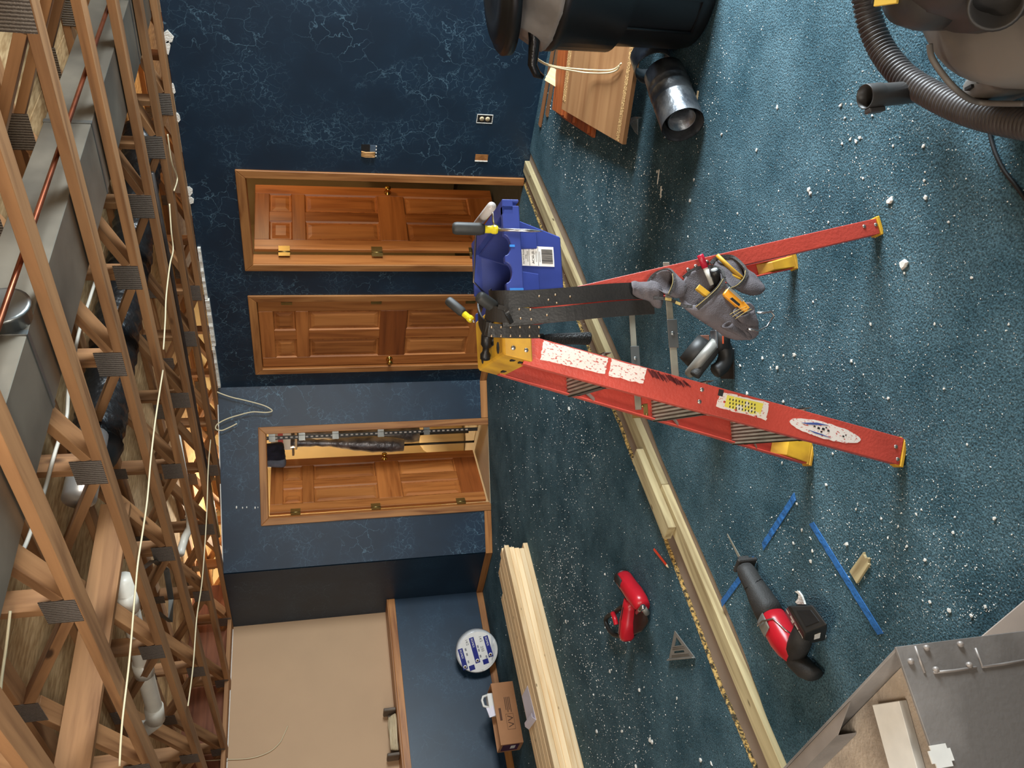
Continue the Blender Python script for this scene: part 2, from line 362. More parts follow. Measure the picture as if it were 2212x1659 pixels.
# baseboards
bbh = .066
def baseboard(name, p0, p1, F=None, t=.014):
    o = beam(name, p0, p1, t, bbh, M_oak, None, F=F, bev=.003); o['kind'] = 'structure'; return o
z = bbh/2+.001
baseboard('baseboard_right', (R-.007, D2[1]+CW+.002, z), (R-.007, Y1-.008, z))
for nm, a, b in (('baseboard_back', .004, D3[0]-CW-.002), ('baseboard_back_left', D3[1]+CW+.002, DL+.012)):
    baseboard(nm, FD @ V((a, -.007*sg, z)), FD @ V((b, -.007*sg, z)))
baseboard('baseboard_return', (X2-.008, Y2+.0, z), (X2-.008, L, z))
baseboard('baseboard_left', (-3.1, L-.007, z), (X2-.016, L-.007, z))
# ledge cap on the half-height wall
tr = beam('trim_1', (-3.1, L-.010, ZL-.030), (X2-.001, L-.010, ZL-.030), .018, .062, M_oak, None, bev=.003); tr['kind'] = 'structure'
tr = beam('trim_2', (-3.1, (L-.02+LB)/2, ZL+.010), (X2-.001, (L-.02+LB)/2, ZL+.010), LB-L+.018, .018, M_oak, None, bev=.003); tr['kind'] = 'structure'
# torn strip of ceiling drywall left along the top of the door wall
b = MB(); rr = random.Random(3); pts = []
yy = [4.05+i*(5.52-4.05)/60 for i in range(61)]
for k, (ya2, yc) in enumerate(((4.02, 4.52), (4.53, 5.03), (5.04, 5.54))):
    ed = [(R-.018-.012*k*.4-rr.uniform(0, .012), ya2+(yc-ya2)*i/16) for i in range(17)]
    b.prism([(R+.005, ya2)]+ed+[(R+.005, yc)], 2.415-.01*(k % 2), 2.437)
o = b.build('trim_3', M_gyp); o['kind'] = 'structure'
b = MB(); rr = random.Random(8)
for (y0, dz) in ((2.02, .035), (2.12, .02), (2.42, .05), (2.48, .03), (2.95, .02), (3.52, .045), (3.60, .03), (1.55, .02), (1.3, .03), (2.75, .015)):
    m = 7; r_ = [(R-.004, y0+.05*math.cos(6.283*i/m)*rr.uniform(.5, 1.1), H-.005+dz*math.sin(6.283*i/m)*rr.uniform(.4, 1)) for i in range(m)]
    b.loft([[p for p in r_], [(p[0]-.006, p[1], p[2]) for p in r_]], True, True, None, False)
o = b.build('trim_4', M_gyp); o['kind'] = 'structure'
def edge_bead(name, p0, p1):
    o = beam(name, p0, p1, .012, .012, M_gyp, None); o['kind'] = 'structure'
rimw = wood('dark_rim_joist', (150, 92, 62), (104, 58, 38), .7, .7)
o = beam('trim_9', (-3.1, LB+.06, H+.21), (X2+.5, LB+.06, H+.21), .04, .40, rimw, None); o['kind'] = 'structure'
o = beam('trim_10', (-3.1, L+.12, H+.02), (X2, L+.12, H+.02), .12, .036, M_truss, None); o['kind'] = 'structure'
edge_bead('trim_5', FD @ V((.02, .02*sg, H+.004)), FD @ V((DL-.02, .02*sg, H+.004)))
edge_bead('trim_6', (X2+.02, Y2+.02, H+.004), (X2+.02, LB, H+.004))
edge_bead('trim_7', (-3.1, LB+.02, H+.004), (X2, LB+.02, H+.004))
# ---------------------------------------------------------------- doors
LW, LH = .752, 2.03
def casing(d, F, s0, s1, y):
    """F: x along wall, z up; y = depth of the room-side face"""
    a, b_ = s0-CW, s1+CW; t = .017*(-1 if y >= 0 else 1)
    def cs(pts):
        m = MB(F @ MX.Translation((0, 0, 0)))
        P = [(p[0], 0, p[1]) for p in pts]+[(p[0], -.017*sgn, p[1]) for p in pts]
        n_ = len(pts); m.poly(P, [tuple(range(n_)), tuple(range(2*n_-1, n_-1, -1))]+[(i, (i+1) % n_, n_+(i+1) % n_, n_+i) for i in range(n_)])
        return m
    sgn = y
    zt = DH+CW
    for pts in ([(a, 0), (s0, 0), (s0, DH), (a, zt)], [(s1, 0), (b_, 0), (b_, zt), (s1, DH)]):
        # stand the grain up: local x = world z
        G = F @ frame((0, 0, 0), (0, 0, 1), y=(0, 1, 0))
        m = MB(G); Q = [(p[1], p[0]) for p in pts]
        P = [(q[0], 0, -q[1]) for q in Q]+[(q[0], -.017*sgn, -q[1]) for q in Q]
        m.poly(P, [(0, 1, 2, 3), (7, 6, 5, 4)]+[(i, (i+1) % 4, 4+(i+1) % 4, 4+i) for i in range(4)])
        m.build('casing', M_oak, d, .004)
    m = cs([(a, zt), (s0, DH), (s1, DH), (b_, zt)]); m.build('casing', M_oak, d, .004)
    for q in ((s0-.019, s0), (s1, s1+.019)):
        yy0, yy1 = sorted((0, TH*sgn))
        G = F @ frame((0, 0, 0), (0, 0, 1), y=(0, 1, 0))
        MB(G).box((0, yy0, -q[1]), (DH, yy1, -q[0])).build('jamb', M_doorL, d)
    yy0, yy1 = sorted((0, TH*sgn)); MB(F).box((s0-.019, yy0, DH), (s1+.019, yy1, DH+.019)).build('head_jamb', M_oak, d)
def knob(parent, F, side):
    pr = [(.030, 0), (.031, .006), (.014, .012), (.012, .030), (.020, .038), (.027, .050), (.026, .060), (.014, .067), (.001, .068)]
    return MB(F @ (rot('X', 90) if side < 0 else rot('X', -90))).lathe(pr, None, 18).build('knob', M_brass, parent)
def leaf(d, F, knob_sides=(-1, 1), hx=None, darks=(), gap=0):
    F = F @ MX.Translation((gap, 0, 0))
    """F: hinge axis at origin, x along the leaf, z up, thickness around y=0"""
    T = .035; st = .108; x1 = LW
    core = MB(F).box((st-.01, -.006, .01), (x1-st+.01, .006, LH-.01)).build('leaf', M_door, d)
    vx = lambda x, z0, z1, nm='stile', m_=M_door: beam(nm, (x, 0, z0), (x, 0, z1), T, st, m_, core, up=(1, 0, 0), F=F, bev=.003)
    vx(st/2, .008, LH, 'stile', M_doorL); vx(x1-st/2, .008, LH)
    rails = [(.008, .232), (.80, 1.03), (1.63, 1.735), (1.915, LH)]
    for k, (z0, z1) in enumerate(rails):
        mm = M_doorD if k in darks else M_door
        beam('rail', (st, 0, (z0+z1)/2), (x1-st, 0, (z0+z1)/2), T, z1-z0, mm, core, F=F, bev=.003)
    mid = x1/2
    for k, (z0, z1) in enumerate(((.232, .80), (1.03, 1.63), (1.735, 1.915))):
        vx(mid, z0, z1, 'mullion')
        for (xa, xb) in ((st, mid-st/2), (mid+st/2, x1-st)):
            p = MB(F); g = .012; h = .050
            for s_ in (-1, 1):
                P = []
                for q, dy in ((.0005, .0165), (g, .0035), (h, .0145)):
                    P += [(xa+q, s_*dy, z0+q), (xb-q, s_*dy, z0+q), (xb-q, s_*dy, z1-q), (xa+q, s_*dy, z1-q)]
                p.poly(P, [(8, 9, 10, 11)]+[(k_+i, k_+(i+1) % 4, k_+4+(i+1) % 4, k_+4+i) for k_ in (0, 4) for i in range(4)])
            # vertical grain
            G = F @ frame(((xa+xb)/2, 0, (z0+z1)/2), (0, 0, 1), y=(0, 1, 0)); Gi = G.inverted() @ F
            for v in p.b.verts: v.co = Gi @ v.co
            p.build('door_panel', (M_door, M_doorL, M_doorD)[(k+int(xa > .3)) % 2], core, M=G)
    for s_ in knob_sides:
        knob(core, F @ MX.Translation((x1-.065, s_*T/2, .93)), s_)
    for zc in (.26, 1.07, 1.80):
        h = MB(F); h.cyl((-.004-gap*.6, hx or -.022, zc-.045), (-.004-gap*.6, hx or -.022, zc+.045), .0075, seg=8)
        h.box((-.03-gap, (hx or -.022)-.002, zc-.044), (.03, (hx or -.022)+.002, zc+.044)); h.build('hinge', M_hinge, core)
    return core
def door(name):
    o = bpy.data.objects.new(name, None); C.objects.link(o); WM[o] = MX.Identity(4); o['kind'] = 'structure'; return o
# frame for the right wall: x along +Y, z up, y into the next room is -y
FR = frame((R, 0, 0), (0, 1, 0), z=(0, 0, 1)); sR = 1 if V(FR.col[1][:3]).x > 0 else -1
d = door('door_1'); casing(d, FR, D1[0], D1[1], sR)
leaf(d, frame((R+TH-.012, D1[1]-.004, .012), (math.sin(math.radians(82)), -math.cos(math.radians(82)), 0), z=(0, 0, 1)), gap=.05)
d = door('door_2'); casing(d, FR, D2[0], D2[1], sR)
leaf(d, frame((R+.022, D2[0]+.012, .012), (0, 1, 0), z=(0, 0, 1)), knob_sides=(1,) if sR < 0 else (-1,), hx=.022 if sR < 0 else -.022, darks=(1,))
d = door('door_3'); casing(d, FD, D3[0], D3[1], sg)
hp = FD @ V((D3[1]-.004, (TH-.012)*sg, .012)); fe = V((4.773*1.093, 6.041*1.093, .012))
leaf(d, frame(hp, (fe-hp), z=(0, 0, 1)), darks=(0,), gap=.022)
# ---------------------------------------------------------------- open-web floor trusses overhead
YB = [1.24+1.575*k for k in range(-2, 5)]
names = {8: 'the one along the top of the blue door wall', 7: 'second out from the door wall', 6: 'third out from the door wall', 5: 'fourth out from the door wall',
         4: 'fifth out from the door wall', 3: 'sixth out from the door wall', 2: 'seventh out from the door wall', 1: 'eighth out, nearest overhead'}
def truss():
    t = thing('floor_truss', 'open-web wooden floor truss overhead', 'truss', loc=(0, 3.2, H+.001), group='floor trusses of the opened ceiling')
    F = MX.Translation((0, 3.2, H+.001))
    W_, T_ = .089, .038
    z0 = 0; zt = .405
    for zc in (T_/2, zt-T_/2): beam('chord', (-W_/2, -5.8, zc), (-W_/2, 5.7, zc), W_, T_, M_truss, t, F=F)
    P = None
    for k, y in enumerate(YB):
        y -= 3.2
        beam('post', (-W_/2, y, T_), (-W_/2, y, zt-T_), W_, T_, M_truss, t, up=(0, 1, 0), F=F)
        for s_ in (-1, 1):
            ye = y+s_*.7875
            if abs(ye) > 5.8: continue
            beam('diagonal_web', (-W_/2, y+s_*.075, T_+.018), (-W_/2, ye-s_*.045, zt-T_-.018), W_, T_, M_truss, t, up=(0, 0, 1), F=F)
        for (yc, zc, wy, wz) in ((y, .062, .075, .058), (y, zt-.04, .05, .035), (y+.7875, zt-.055, .085, .05)):
            M_ = F @ MX.Translation((-W_-.001, yc, zc))
            if P is None or (wy, wz) not in P:
                P = P or {}
                P[(wy, wz)] = MB().box((-.0012, -wy, -wz), (.0012, wy, wz)).build('gang_nail_plate', M_plate, t, 0, M_)
            else: copy_part(P[(wy, wz)], t, M_)
    return t
TX = [R-.045+.045-.002-.61*k for k in range(9)]
t0 = truss(); first = True
for k, i in enumerate((8, 7, 6, 5, 4, 3, 2, 1)):
    x = (5.27, 4.75, 4.14, 3.53, 2.92, 2.31, 1.70, 1.09)[k]
    lab = 'open-web wooden floor truss, ' + names[i]
    if k == 0:
        M_ = MX.Translation((x, 3.2, H+.001)); old = WM[t0].inverted(); t0.matrix_world = M_; WM[t0] = M_; t0['label'] = lab
        for ch in t0.children: WM[ch] = M_ @ old @ WM[ch]
    else: copy_tree(t0, MX.Translation((x, 3.2, H+.001)), None, lab)
copy_tree(t0, MX.Translation((5.90, 3.2, H+.001)), None, 'open-web floor truss beyond the door wall, over the lit rooms')
copy_tree(t0, MX.Translation((.48, 3.2, H+.001)), None, 'open-web floor truss directly over the camera, just outside the picture')
copy_tree(t0, MX.Translation((6.51, 3.2, H+.001)), None, 'open-web floor truss farthest beyond the door wall, over the passage')
# ---------------------------------------------------------------- ducts, pipes and cables in the trusses
d = thing('supply_duct', 'long rectangular galvanized sheet-metal duct running across through the floor trusses', 'duct', loc=(3.2, 2.09, 2.487))
for k, (xa, xb) in enumerate(((.3, 2.08), (2.085, 3.36), (3.365, 4.6), (4.605, 5.2))):
    MB().box((xa, 1.925, 2.487), (xb, 2.262, 2.665)).build('duct_section', M_galvd, d, .002)
for x in (2.083, 3.362, 4.602):
    MB().box((x-.012, 1.920, 2.484), (x+.012, 2.266, 2.668)).build('slip_joint', M_galv, d, .002)
c = onp(14, 690, (0, 1.925, 0), (0, 1, 0))
MB().lathe([(.075, 0), (.075, .05), (.083, .052), (.083, .06), (.072, .062)], MX.Translation(c) @ rot('X', 90), 24).build('takeoff_collar', M_galv, d)
M_copper = mat('old_copper_pipe', (150, 84, 58), .35, .85, var=.2, scale=12)
tag(MB().tube([(1.2, 1.76, 2.494), (2.4, 1.765, 2.496), (3.5, 1.765, 2.495), (4.6, 1.77, 2.494)], .009, 10).build('copper_pipe', M_copper),
    'thin copper water pipe running beside the sheet-metal duct', 'pipe')
M_flex = mat('black_flex_duct_skin', (30, 29, 29), .32, var=.2, scale=6, bmp=.7, bsc=28)
f = thing('flexible_duct', 'black plastic-wrapped insulated flexible duct in the trusses', 'duct', loc=(4, 3.28, 2.5))
b = MB(); pts = []; rad = []
for i in range(90):
    u = i/89; pts.append((5.2-u*2.44, 3.02+.27*min(1, u*2.4)+.03*math.sin(u*9), 2.655)); rad.append(.118+.006*math.sin(i*2.1)+.003*math.sin(i*.7))
b.tube(pts, rad, 16); b.build('duct_sleeve', M_flex, f)
b = MB(); b.tube([(2.78, 3.31, 2.648), (2.69, 3.31, 2.65), (2.63, 3.31, 2.65)], [.12, .10, .07], 16); b.build('taped_end', M_black, f)
M_zinc0 = mat('bright_galvanized', (206, 206, 204), .3, .7, var=.08, scale=8)
tag(MB().lathe([(.07, 0), (.07, .16), (.074, .165), (.074, .18), (.07, .185), (.07, .36)], frame((2.32, 3.12, 2.62), (1, 0, 0), z=(0, 0, 1)) @ rot('Y', 90), 20).build('round_duct', M_zinc0),
    'short shiny round metal duct beside the end of the black flexible duct', 'duct')
sb = thing('strongback', 'wide plank bracing the trusses, running across them past the round duct', 'beam', loc=(1.5, 3.72, 2.56))
beam('plank', (.3, 3.73, 2.63), (2.72, 3.73, 2.63), .038, .14, M_truss, sb)
M_pvc = mat('white_pvc', (226, 220, 206), .35, var=.05)
def pipe(name, label, pts, r, m_, rings=(), bends=()):
    t = thing(name, label, 'pipe', loc=pts[0])
    MB().tube(pts, r, 14).build('pipe_run', m_, t)
    for a, b_ in rings: MB().cyl(a, b_, r*1.16, seg=16).build('coupling', m_, t)
    return t
pipe('drain_pipe', 'thick white plastic drain pipe with an elbow, above the beige wall panel', [(2.42, 3.95, 2.60), (2.36, 4.3, 2.60), (2.28, 4.66, 2.60), (2.22, 5.12, 2.60), (2.19, 5.22, 2.61), (2.18, 5.27, 2.66), (2.18, 5.28, 2.76)], .047, M_pvc,
     [((2.22, 5.08, 2.60), (2.195, 5.2, 2.605)), ((2.395, 4.05, 2.60), (2.37, 4.17, 2.60)), ((2.285, 4.62, 2.6), (2.265, 4.72, 2.6))])
pipe('vent_pipe', 'thinner white plastic pipe with a hooked trap, far back over the door wall corner', [(3.9, 4.6, 2.55), (3.85, 5.1, 2.55), (3.80, 5.42, 2.55), (3.78, 5.52, 2.56), (3.74, 5.58, 2.60), (3.66, 5.60, 2.62), (3.58, 5.56, 2.62)], .03, M_pvc)
M_iron = mat('dark_iron_pipe', (92, 84, 80), .4, .6, var=.15)
tag(MB().tube([(4.60, 2.95, 2.53), (4.60, 3.6, 2.525), (4.60, 5.2, 2.53), (4.60, 6.9, 2.53)], .016, 10).build('gas_pipe', M_iron), 'dark grey iron pipe running lengthwise between the trusses near the door wall', 'pipe')
br = thing('pipe_hanger', 'bent grey metal bracket hanging beside the white drain pipe', 'bracket', loc=(2.6, 4.9, 2.55))
MB().ribbon([(2.55, 4.15, 2.60), (2.80, 4.40, 2.56), (2.95, 4.75, 2.55), (2.88, 5.0, 2.55)], (0, 0, 1), .035, .004).build('strap', M_galv, br)
MB().ribbon([(2.88, 5.0, 2.55), (2.75, 5.05, 2.55), (2.74, 4.9, 2.60)], (0, 0, 1), .03, .004).build('hook', M_galv, br)
def cable(label, px, zz, r=.0045, m_=None, name='electrical_cable', grp=None):
    pts = [fl(x, y, zz if not isinstance(zz, list) else zz[i]) for i, (x, y) in enumerate(px)]
    # smooth
    q = []
    for i in range(len(pts)-1):
        a, b_, c_, d_ = pts[max(i-1, 0)], pts[i], pts[i+1], pts[min(i+2, len(pts)-1)]
        for k in range(6):
            u = k/6; q.append(.5*((2*b_)+(c_-a)*u+(2*a-5*b_+4*c_-d_)*u*u+(3*b_-a-3*c_+d_)*u**3))
    q.append(pts[-1])
    return tag(MB().tube(q, r, 6).build(name, m_ or M_wire), label, 'cable', grp)
cable('long cream electrical cable stapled under the middle trusses', [(352, 800), (336, 905), (326, 990), (318, 1080), (308, 1150), (298, 1215), (291, 1290), (279, 1430), (264, 1560), (258, 1655)], 2.432)
cable('cream electrical cable nearer the corner, under the trusses beside the closet doorway', [(455, 950), (450, 1010), (446, 1120), (437, 1250), (425, 1335), (417, 1440), (406, 1525)], 2.430)
cable('cream electrical cable dipping along the third truss, above the open door', [(366, 440), (370, 500), (374, 540), (367, 572), (359, 640), (357, 690), (353, 755)], 2.432)
cable('short cream cables looped at the wall top, near the open door', [(362, 290), (366, 320), (372, 355), (383, 385), (376, 412)], 2.436)
cable('thick white plastic tube running slantwise behind the sheet-metal duct', [(205, 610), (189, 660), (172, 712), (160, 770), (148, 840), (143, 905), (121, 970), (90, 1080), (58, 1170), (42, 1200)], 2.63, .008, M_pvc, 'plastic_tube')
cable('pale cable at the far left under the nearest trusses', [(22, 1320), (14, 1390), (4, 1460), (0, 1500)], 2.6, .005)
# ---------------------------------------------------------------- red stepladder (frame: x front-to-rear, y near-to-far, z up)
A0 = V((1.188, 1.612, 0)); ew = V((.61, .7924, 0)).normalized(); ed = V((ew.y, -ew.x, 0))
LF = frame(A0, ed, z=(0, 0, 1)); LFi = LF.inverted()
def lp(x, y, w): return LFi @ onp(x, y, A0+ew*w, ew)
M_red = mat('red_fiberglass', (196, 74, 60), .42, var=.1, scale=7, bmp=.12, bsc=120)
M_yel = mat('yellow_moulded_plastic', (222, 172, 44), .5, var=.2, scale=9, col2=(176, 128, 34))
M_alu = mat('worn_aluminium', (168, 164, 148), .42, .45, var=.15, scale=14)
M_stepd = mat('dull_step_metal', (104, 98, 90), .5, .4, var=.2, scale=14)
M_rivet = mat('rivet_steel', (180, 174, 166), .35, .9)
M_stk = mat('torn_white_sticker', (226, 216, 208), .7, scale=120, col2=(190, 92, 84), lo=.37, hi=.42, stretch=(1, 1.8, 1), det=8)
M_ystk = mat('worn_yellow_sticker', (226, 212, 84), .6, scale=40, col2=(228, 222, 206), lo=.40, hi=.46, det=6)
M_ink = mat('dark_red_marker_ink', (112, 34, 34), .6)
M_blueink = mat('faded_blue_ink', (66, 84, 150), .6)
M_blk = mat('black_ink', (34, 30, 30), .6)
ladder = thing('stepladder', 'red fibreglass stepladder with yellow cap standing open on the carpet', 'ladder', M=LF)
zt, zc = 1.095, 1.141
class Rail:
    def __init__(s, p0, p1, wid, fl_, side):
        s.p0, s.p1, s.wid = V(p0), V(p1), wid
        ax = (s.p1-s.p0).normalized(); s.F = frame(s.p0, ax, y=V((1, 0, 0))); s.len = (s.p1-s.p0).length
        k = 1 if V(s.F.col[2][:3]).y*side > 0 else -1; s.k = k     # z*k points inward
        h = wid/2; t = .004
        prof = [(-h, 0), (h, 0), (h, fl_), (h-t, fl_), (h-t, t), (-h+t, t), (-h+t, fl_), (-h, fl_)]
        r = [[(x, a, b*k) for a, b in prof] for x in (.012, s.len)]
        s.o = MB(LF @ s.F).loft(r, True, True, None, False).build('rail', M_red, ladder, .0012)
    def M(s, x, y, out=.0008): return LF @ s.F @ MX.Translation((x, y, -out*s.k))
topw = .078; far = .477
fr = Rail((.004, 0, 0), (.333, topw, zt-.02), .078, .030, 1)
ff = Rail((.010, far, 0), (.338, far-topw, zt-.02), .078, .030, -1)
rn = Rail((.668, .006, 0), (.450, topw+.004, zt-.03), .046, .024, 1)
rf = Rail((.672, far-.006, 0), (.454, far-topw-.004, zt-.03), .046, .024, -1)
# boots
for rl, wd in ((fr, .078), (ff, .078), (rn, .046), (rf, .046)):
    h = wd/2+.003; hi = .15; k = rl.k
    b = MB(LF @ rl.F)
    b.box((0, -h, min(.006*k, .034*k)), (.02, h, max(.006*k, .034*k))); b.box((0, -h-.002, min(-.004*k, .036*k)), (.011, h+.002, max(-.004*k, .036*k)))
    b.poly([(.01, -h+.006, .006*k), (hi, -h+.006, .006*k), (hi, h-.006, .006*k), (.01, h-.006, .006*k), (.01, -h+.006, .034*k), (hi-.05, -h+.012, .030*k), (hi-.05, h-.012, .030*k), (.01, h-.006, .034*k)],
           [(0, 1, 2, 3), (4, 5, 6, 7), (0, 1, 5, 4), (1, 2, 6, 5), (2, 3, 7, 6), (3, 0, 4, 7)])
    o = b.build('boot', M_yel, ladder, .002); o['label'] = 'yellow plastic boot at the foot of a rail'
# top cap
def lin2(a, b, t): return a+(b-a)*t
b = MB(LF)
wn, wf = .064, .413
ring = lambda d0, d1, w0, w1, z_: [(d0, w0, z_), (d1, w0, z_), (d1, w1, z_), (d0, w1, z_)]
b.loft([ring(.298, .472, wn-.004, wf+.004, 1.064), ring(.318, .470, wn, wf, 1.135), ring(.324, .464, wn+.006, wf-.006, 1.142)], True, True, None, False)
cap = b.build('top_cap', M_yel, ladder, .003)
b = MB(LF)
for (a, c_) in ((.345, .12), (.345, .33), (.44, .24)): b.cyl((a, c_, 1.1415), (a, c_, 1.143), .016, seg=18)
b.box((.36, .17, 1.1415), (.42, .31, 1.143)); b.box((.3305, .11, 1.08), (.3105, .14, 1.10)); b.build('tool_slot', M_dark, cap)
b = MB(LF)
for dz, w0, w1 in ((1.078, .10, .12), (1.100, .10, .12), (1.078, .30, .33)):
    x = .298+(.318-.298)*(dz-1.064)/.071
    b.box((x-.001, w0, dz), (x+.004, w1, dz+.012))
b.build('moulded_mark', M_dark, cap)
rv = MB(LF)
for (x, y) in ((1108, 752), (1136, 757)):
    p = lp(x, y, .066); rv.ball((p.x, wn-.002, p.z), .0065, 8, None, (1, .5, 1))
rv.build('rivet', M_rivet, cap)
# steps
for i, (zz, x0) in enumerate(((.862, 0), (.576, 0), (.292, 0))):
    t = zz/1.075; d0 = .004+.329*t; w0 = topw*t+.004; w1 = far-w0
    b = MB(LF); d1 = d0+.052; d0 -= .040
    b.box((d0, w0, zz-.004), (d1, w1, zz)); b.box((d0, w0, zz-.030), (d0+.003, w1, zz)); b.box((d1-.003, w0, zz-.022), (d1, w1, zz))
    s = b.build('step', M_stepd, ladder, .0008)
    for k in range(8):
        q = d0+.004+k*.0112; b = MB(LF); b.box((q, w0+.004, zz), (q+.0058, w1-.004, zz+.0032)); b.build('tread_rib', M_alu, s)
    b = MB(LF)
    for w in (w0+.06, w1-.06): b.cyl((d0-.0012, w, zz-.016), (d0+.001, w, zz-.016), .0055, seg=10)
    b.build('bolt_hole', M_dark, s)
    # angled knee brace under each step, both ends
    for (wa, s_) in ((w0, 1), (w1, -1)):
        beam('step_brace', (d0+.01, wa+.09*s_, zz-.026), (d0-.012, wa+.006*s_, zz-.085), .016, .003, M_alu, ladder, F=LF)
# spreaders
for w, z0, z1, da, db in ((.084, .650, .650, .215, .575), (far-.052, .625, .622, .180, .560)):
    m = (da+db)/2-.03
    beam('spreader', (da, w, z0), (m+.03, w, (z0+z1)/2), .004, .022, M_alu, ladder, F=LF)
    beam('spreader', (m, w+.005, (z0+z1)/2), (db, w+.005, z1), .004, .020, M_alu, ladder, F=LF)
    b = MB(LF); b.box((m-.035, w-.004, z0-.016), (m+.045, w-.0015, z0+.014)); b.cyl((m+.005, w-.007, z0), (m+.005, w+.002, z0), .006, seg=10); b.build('hinge_plate', M_galv, ladder, .001)
    b = MB(LF); k = 1 if w > .2 else -1
    b.box((da-.025, w+.004*k, z0-.035), (da+.02, w+.007*k, z0+.02))
    for q in (-.016, .012): b.cyl((da+q, w-.004, z0-.02+q*.4), (da+q, w+.010, z0-.02+q*.4), .005, seg=8)
    b.build('spreader_bracket', M_hinge, ladder, .001)
# rivets on the near rails
for (x, y) in ((1520, 841), (1515, 867), (1936, 965), (1940, 992)):
    p = lp(x, y, .03*(1 if x < 1800 else 0)); q = fr.F.inverted() @ p
    MB().ball((0, 0, 0), .0062, 8, None, (1, 1, .5)).build('rivet', M_rivet, ladder, M=fr.M(q.x, q.y, .0005))
for (x, y) in ((1492, 579), (1508, 572), (1532, 563), (1871, 487), (1895, 484)):
    p = lp(x, y, .03*(1 if x < 1800 else 0)); q = rn.F.inverted() @ p
    MB().ball((0, 0, 0), .0058, 8, None, (1, 1, .5)).build('rivet', M_rivet, ladder, M=rn.M(q.x, max(-.018, min(.018, q.y)), .0005))
# stickers on the near front rail (x up the rail, y across it)
def rq(x, y, w): q = fr.F.inverted() @ lp(x, y, w); return (q.x, max(-.036, min(.036, q.y)))
def sticker(name, label, px, w, m_, seed=0, jag=.0016, n=9):
    rr = random.Random(seed); c = [rq(x, y, w) for x, y in px]; P = []
    for i in range(len(c)):
        a, b_ = V((*c[i], 0)), V((*c[(i+1) % len(c)], 0))
        for k in range(n):
            q = a.lerp(b_, k/n); P.append((q.x+rr.uniform(-jag, jag), max(-.0375, min(.0375, q.y+rr.uniform(-jag, jag)))))
    s0, s1 = sorted((-.0002*fr.k, -.0012*fr.k))
    o = MB(LF @ fr.F).prism(P, s0, s1).build(name, m_, ladder); o['label'] = label; return o
sticker('sticker', 'large scraped white sticker just under the cap', [(1176, 728), (1168, 776), (1305, 809), (1313, 769)], .072, M_stk, 1)
sticker('sticker', 'smaller scraped white sticker below the large one', [(1322, 772), (1315, 811), (1388, 830), (1395, 795)], .062, M_stk, 2)
yo = sticker('sticker', 'worn yellow and white warning sticker', [(1558, 845), (1549, 878), (1654, 908), (1660, 871)], .033, M_stk, 3)
def on_rail(name, parent, px, w, m_, lift=.0016):
    P = [rq(x, y, w) for x, y in px]; s0, s1 = sorted((-.001*fr.k, -lift*fr.k))
    return MB(LF @ fr.F).prism(P, s0, s1).build(name, m_, parent)
on_rail('yellow_field', yo, [(1572, 853), (1566, 878), (1640, 899), (1648, 872)], .033, M_ystk)
b = MB(LF @ fr.F); s0, s1 = sorted((-.0012*fr.k, -.0022*fr.k)); rr = random.Random(4)
for i in range(3):
    for k in range(9):
        x = 1577+k*6.5; y = 860+i*8+k*1.5; a = rq(x, y, .033); c_ = rq(x+1.2, y+5, .033)
        b.box((min(a[0], c_[0]), min(a[1], c_[1]), s0), (max(a[0], c_[0]), max(a[1], c_[1]), s1))
a = rq(1556, 850, .033); b.box((a[0]-.010, a[1]-.006, s0), (a[0]+.004, a[1]+.012, s1)); b.build('printed_lines', M_blk, yo)
b = MB(LF @ fr.F)
for x, y in ((1566, 868), (1590, 886), (1632, 900)): a = rq(x, y, .033); b.lathe([(.0035, s0), (.0035, s1)], MX.Translation((a[0], a[1], 0)), 8)
b.build('printed_dot', M_red, yo)
# oval label
c0, c1 = V((*rq(1712, 905, .01), 0)), V((*rq(1860, 955, .006), 0)); mid = (c0+c1)/2; hl = (c1-c0).length/2; rr = random.Random(9)
P = [(mid.x+hl*math.cos(t)*(1+rr.uniform(-.015, .015)), mid.y+.0225*math.sin(t)*(1+rr.uniform(-.06, .06))+(mid.x+hl*math.cos(t)-mid.x)*.0) for t in [6.283*i/48 for i in range(48)]]
s0, s1 = sorted((-.0002*fr.k, -.0012*fr.k)); ov = MB(LF @ fr.F).prism(P, s0, s1).build('sticker', M_stk, ladder); ov['label'] = 'long oval white sticker with faded blue print'
s0, s1 = sorted((-.0012*fr.k, -.0020*fr.k))
b = MB(LF @ fr.F); b.prism([(mid.x+.075, .004), (mid.x+.03, .016), (mid.x-.005, .017), (mid.x+.02, .011), (mid.x+.055, .004)], s0, s1); b.prism([(mid.x+.01, -.012), (mid.x+.05, -.010), (mid.x+.03, -.015), (mid.x-.02, -.016)], s0, s1); b.build('blue_print', M_blueink, ov)
b = MB(LF @ fr.F)
for x, y, s_ in ((.035, .004, .006), (.022, .002, .008), (.008, .003, .009), (-.008, .002, .007), (.012, -.006, .006), (-.055, -.002, .006), (-.062, .003, .004), (.0, .009, .005)):
    b.prism([(mid.x+x-s_/2, y-s_*.4), (mid.x+x+s_/2, y-s_*.3), (mid.x+x+s_*.3, y+s_*.4), (mid.x+x-s_*.5, y+s_*.3)], s0, s1)
b.build('black_print', M_blk, ov)
# crossed-out marker scribble
rr = random.Random(11); pts = []
for i in range(46):
    t = i/45; x = 1404+t*80; y = 806+t*26+(9 if i % 2 else -9)*(1.0-.35*t)+rr.uniform(-3, 3); q = rq(x+(5 if i % 2 else -5), y, .055); pts.append((q[0], q[1], -.0006*fr.k))
o = MB(LF @ fr.F).ribbon(pts, (0, 0, 1), .0012, .0042, False).build('marker_scribble', M_ink, ladder); o['label'] = 'dark red scribble crossing out writing on the rail'
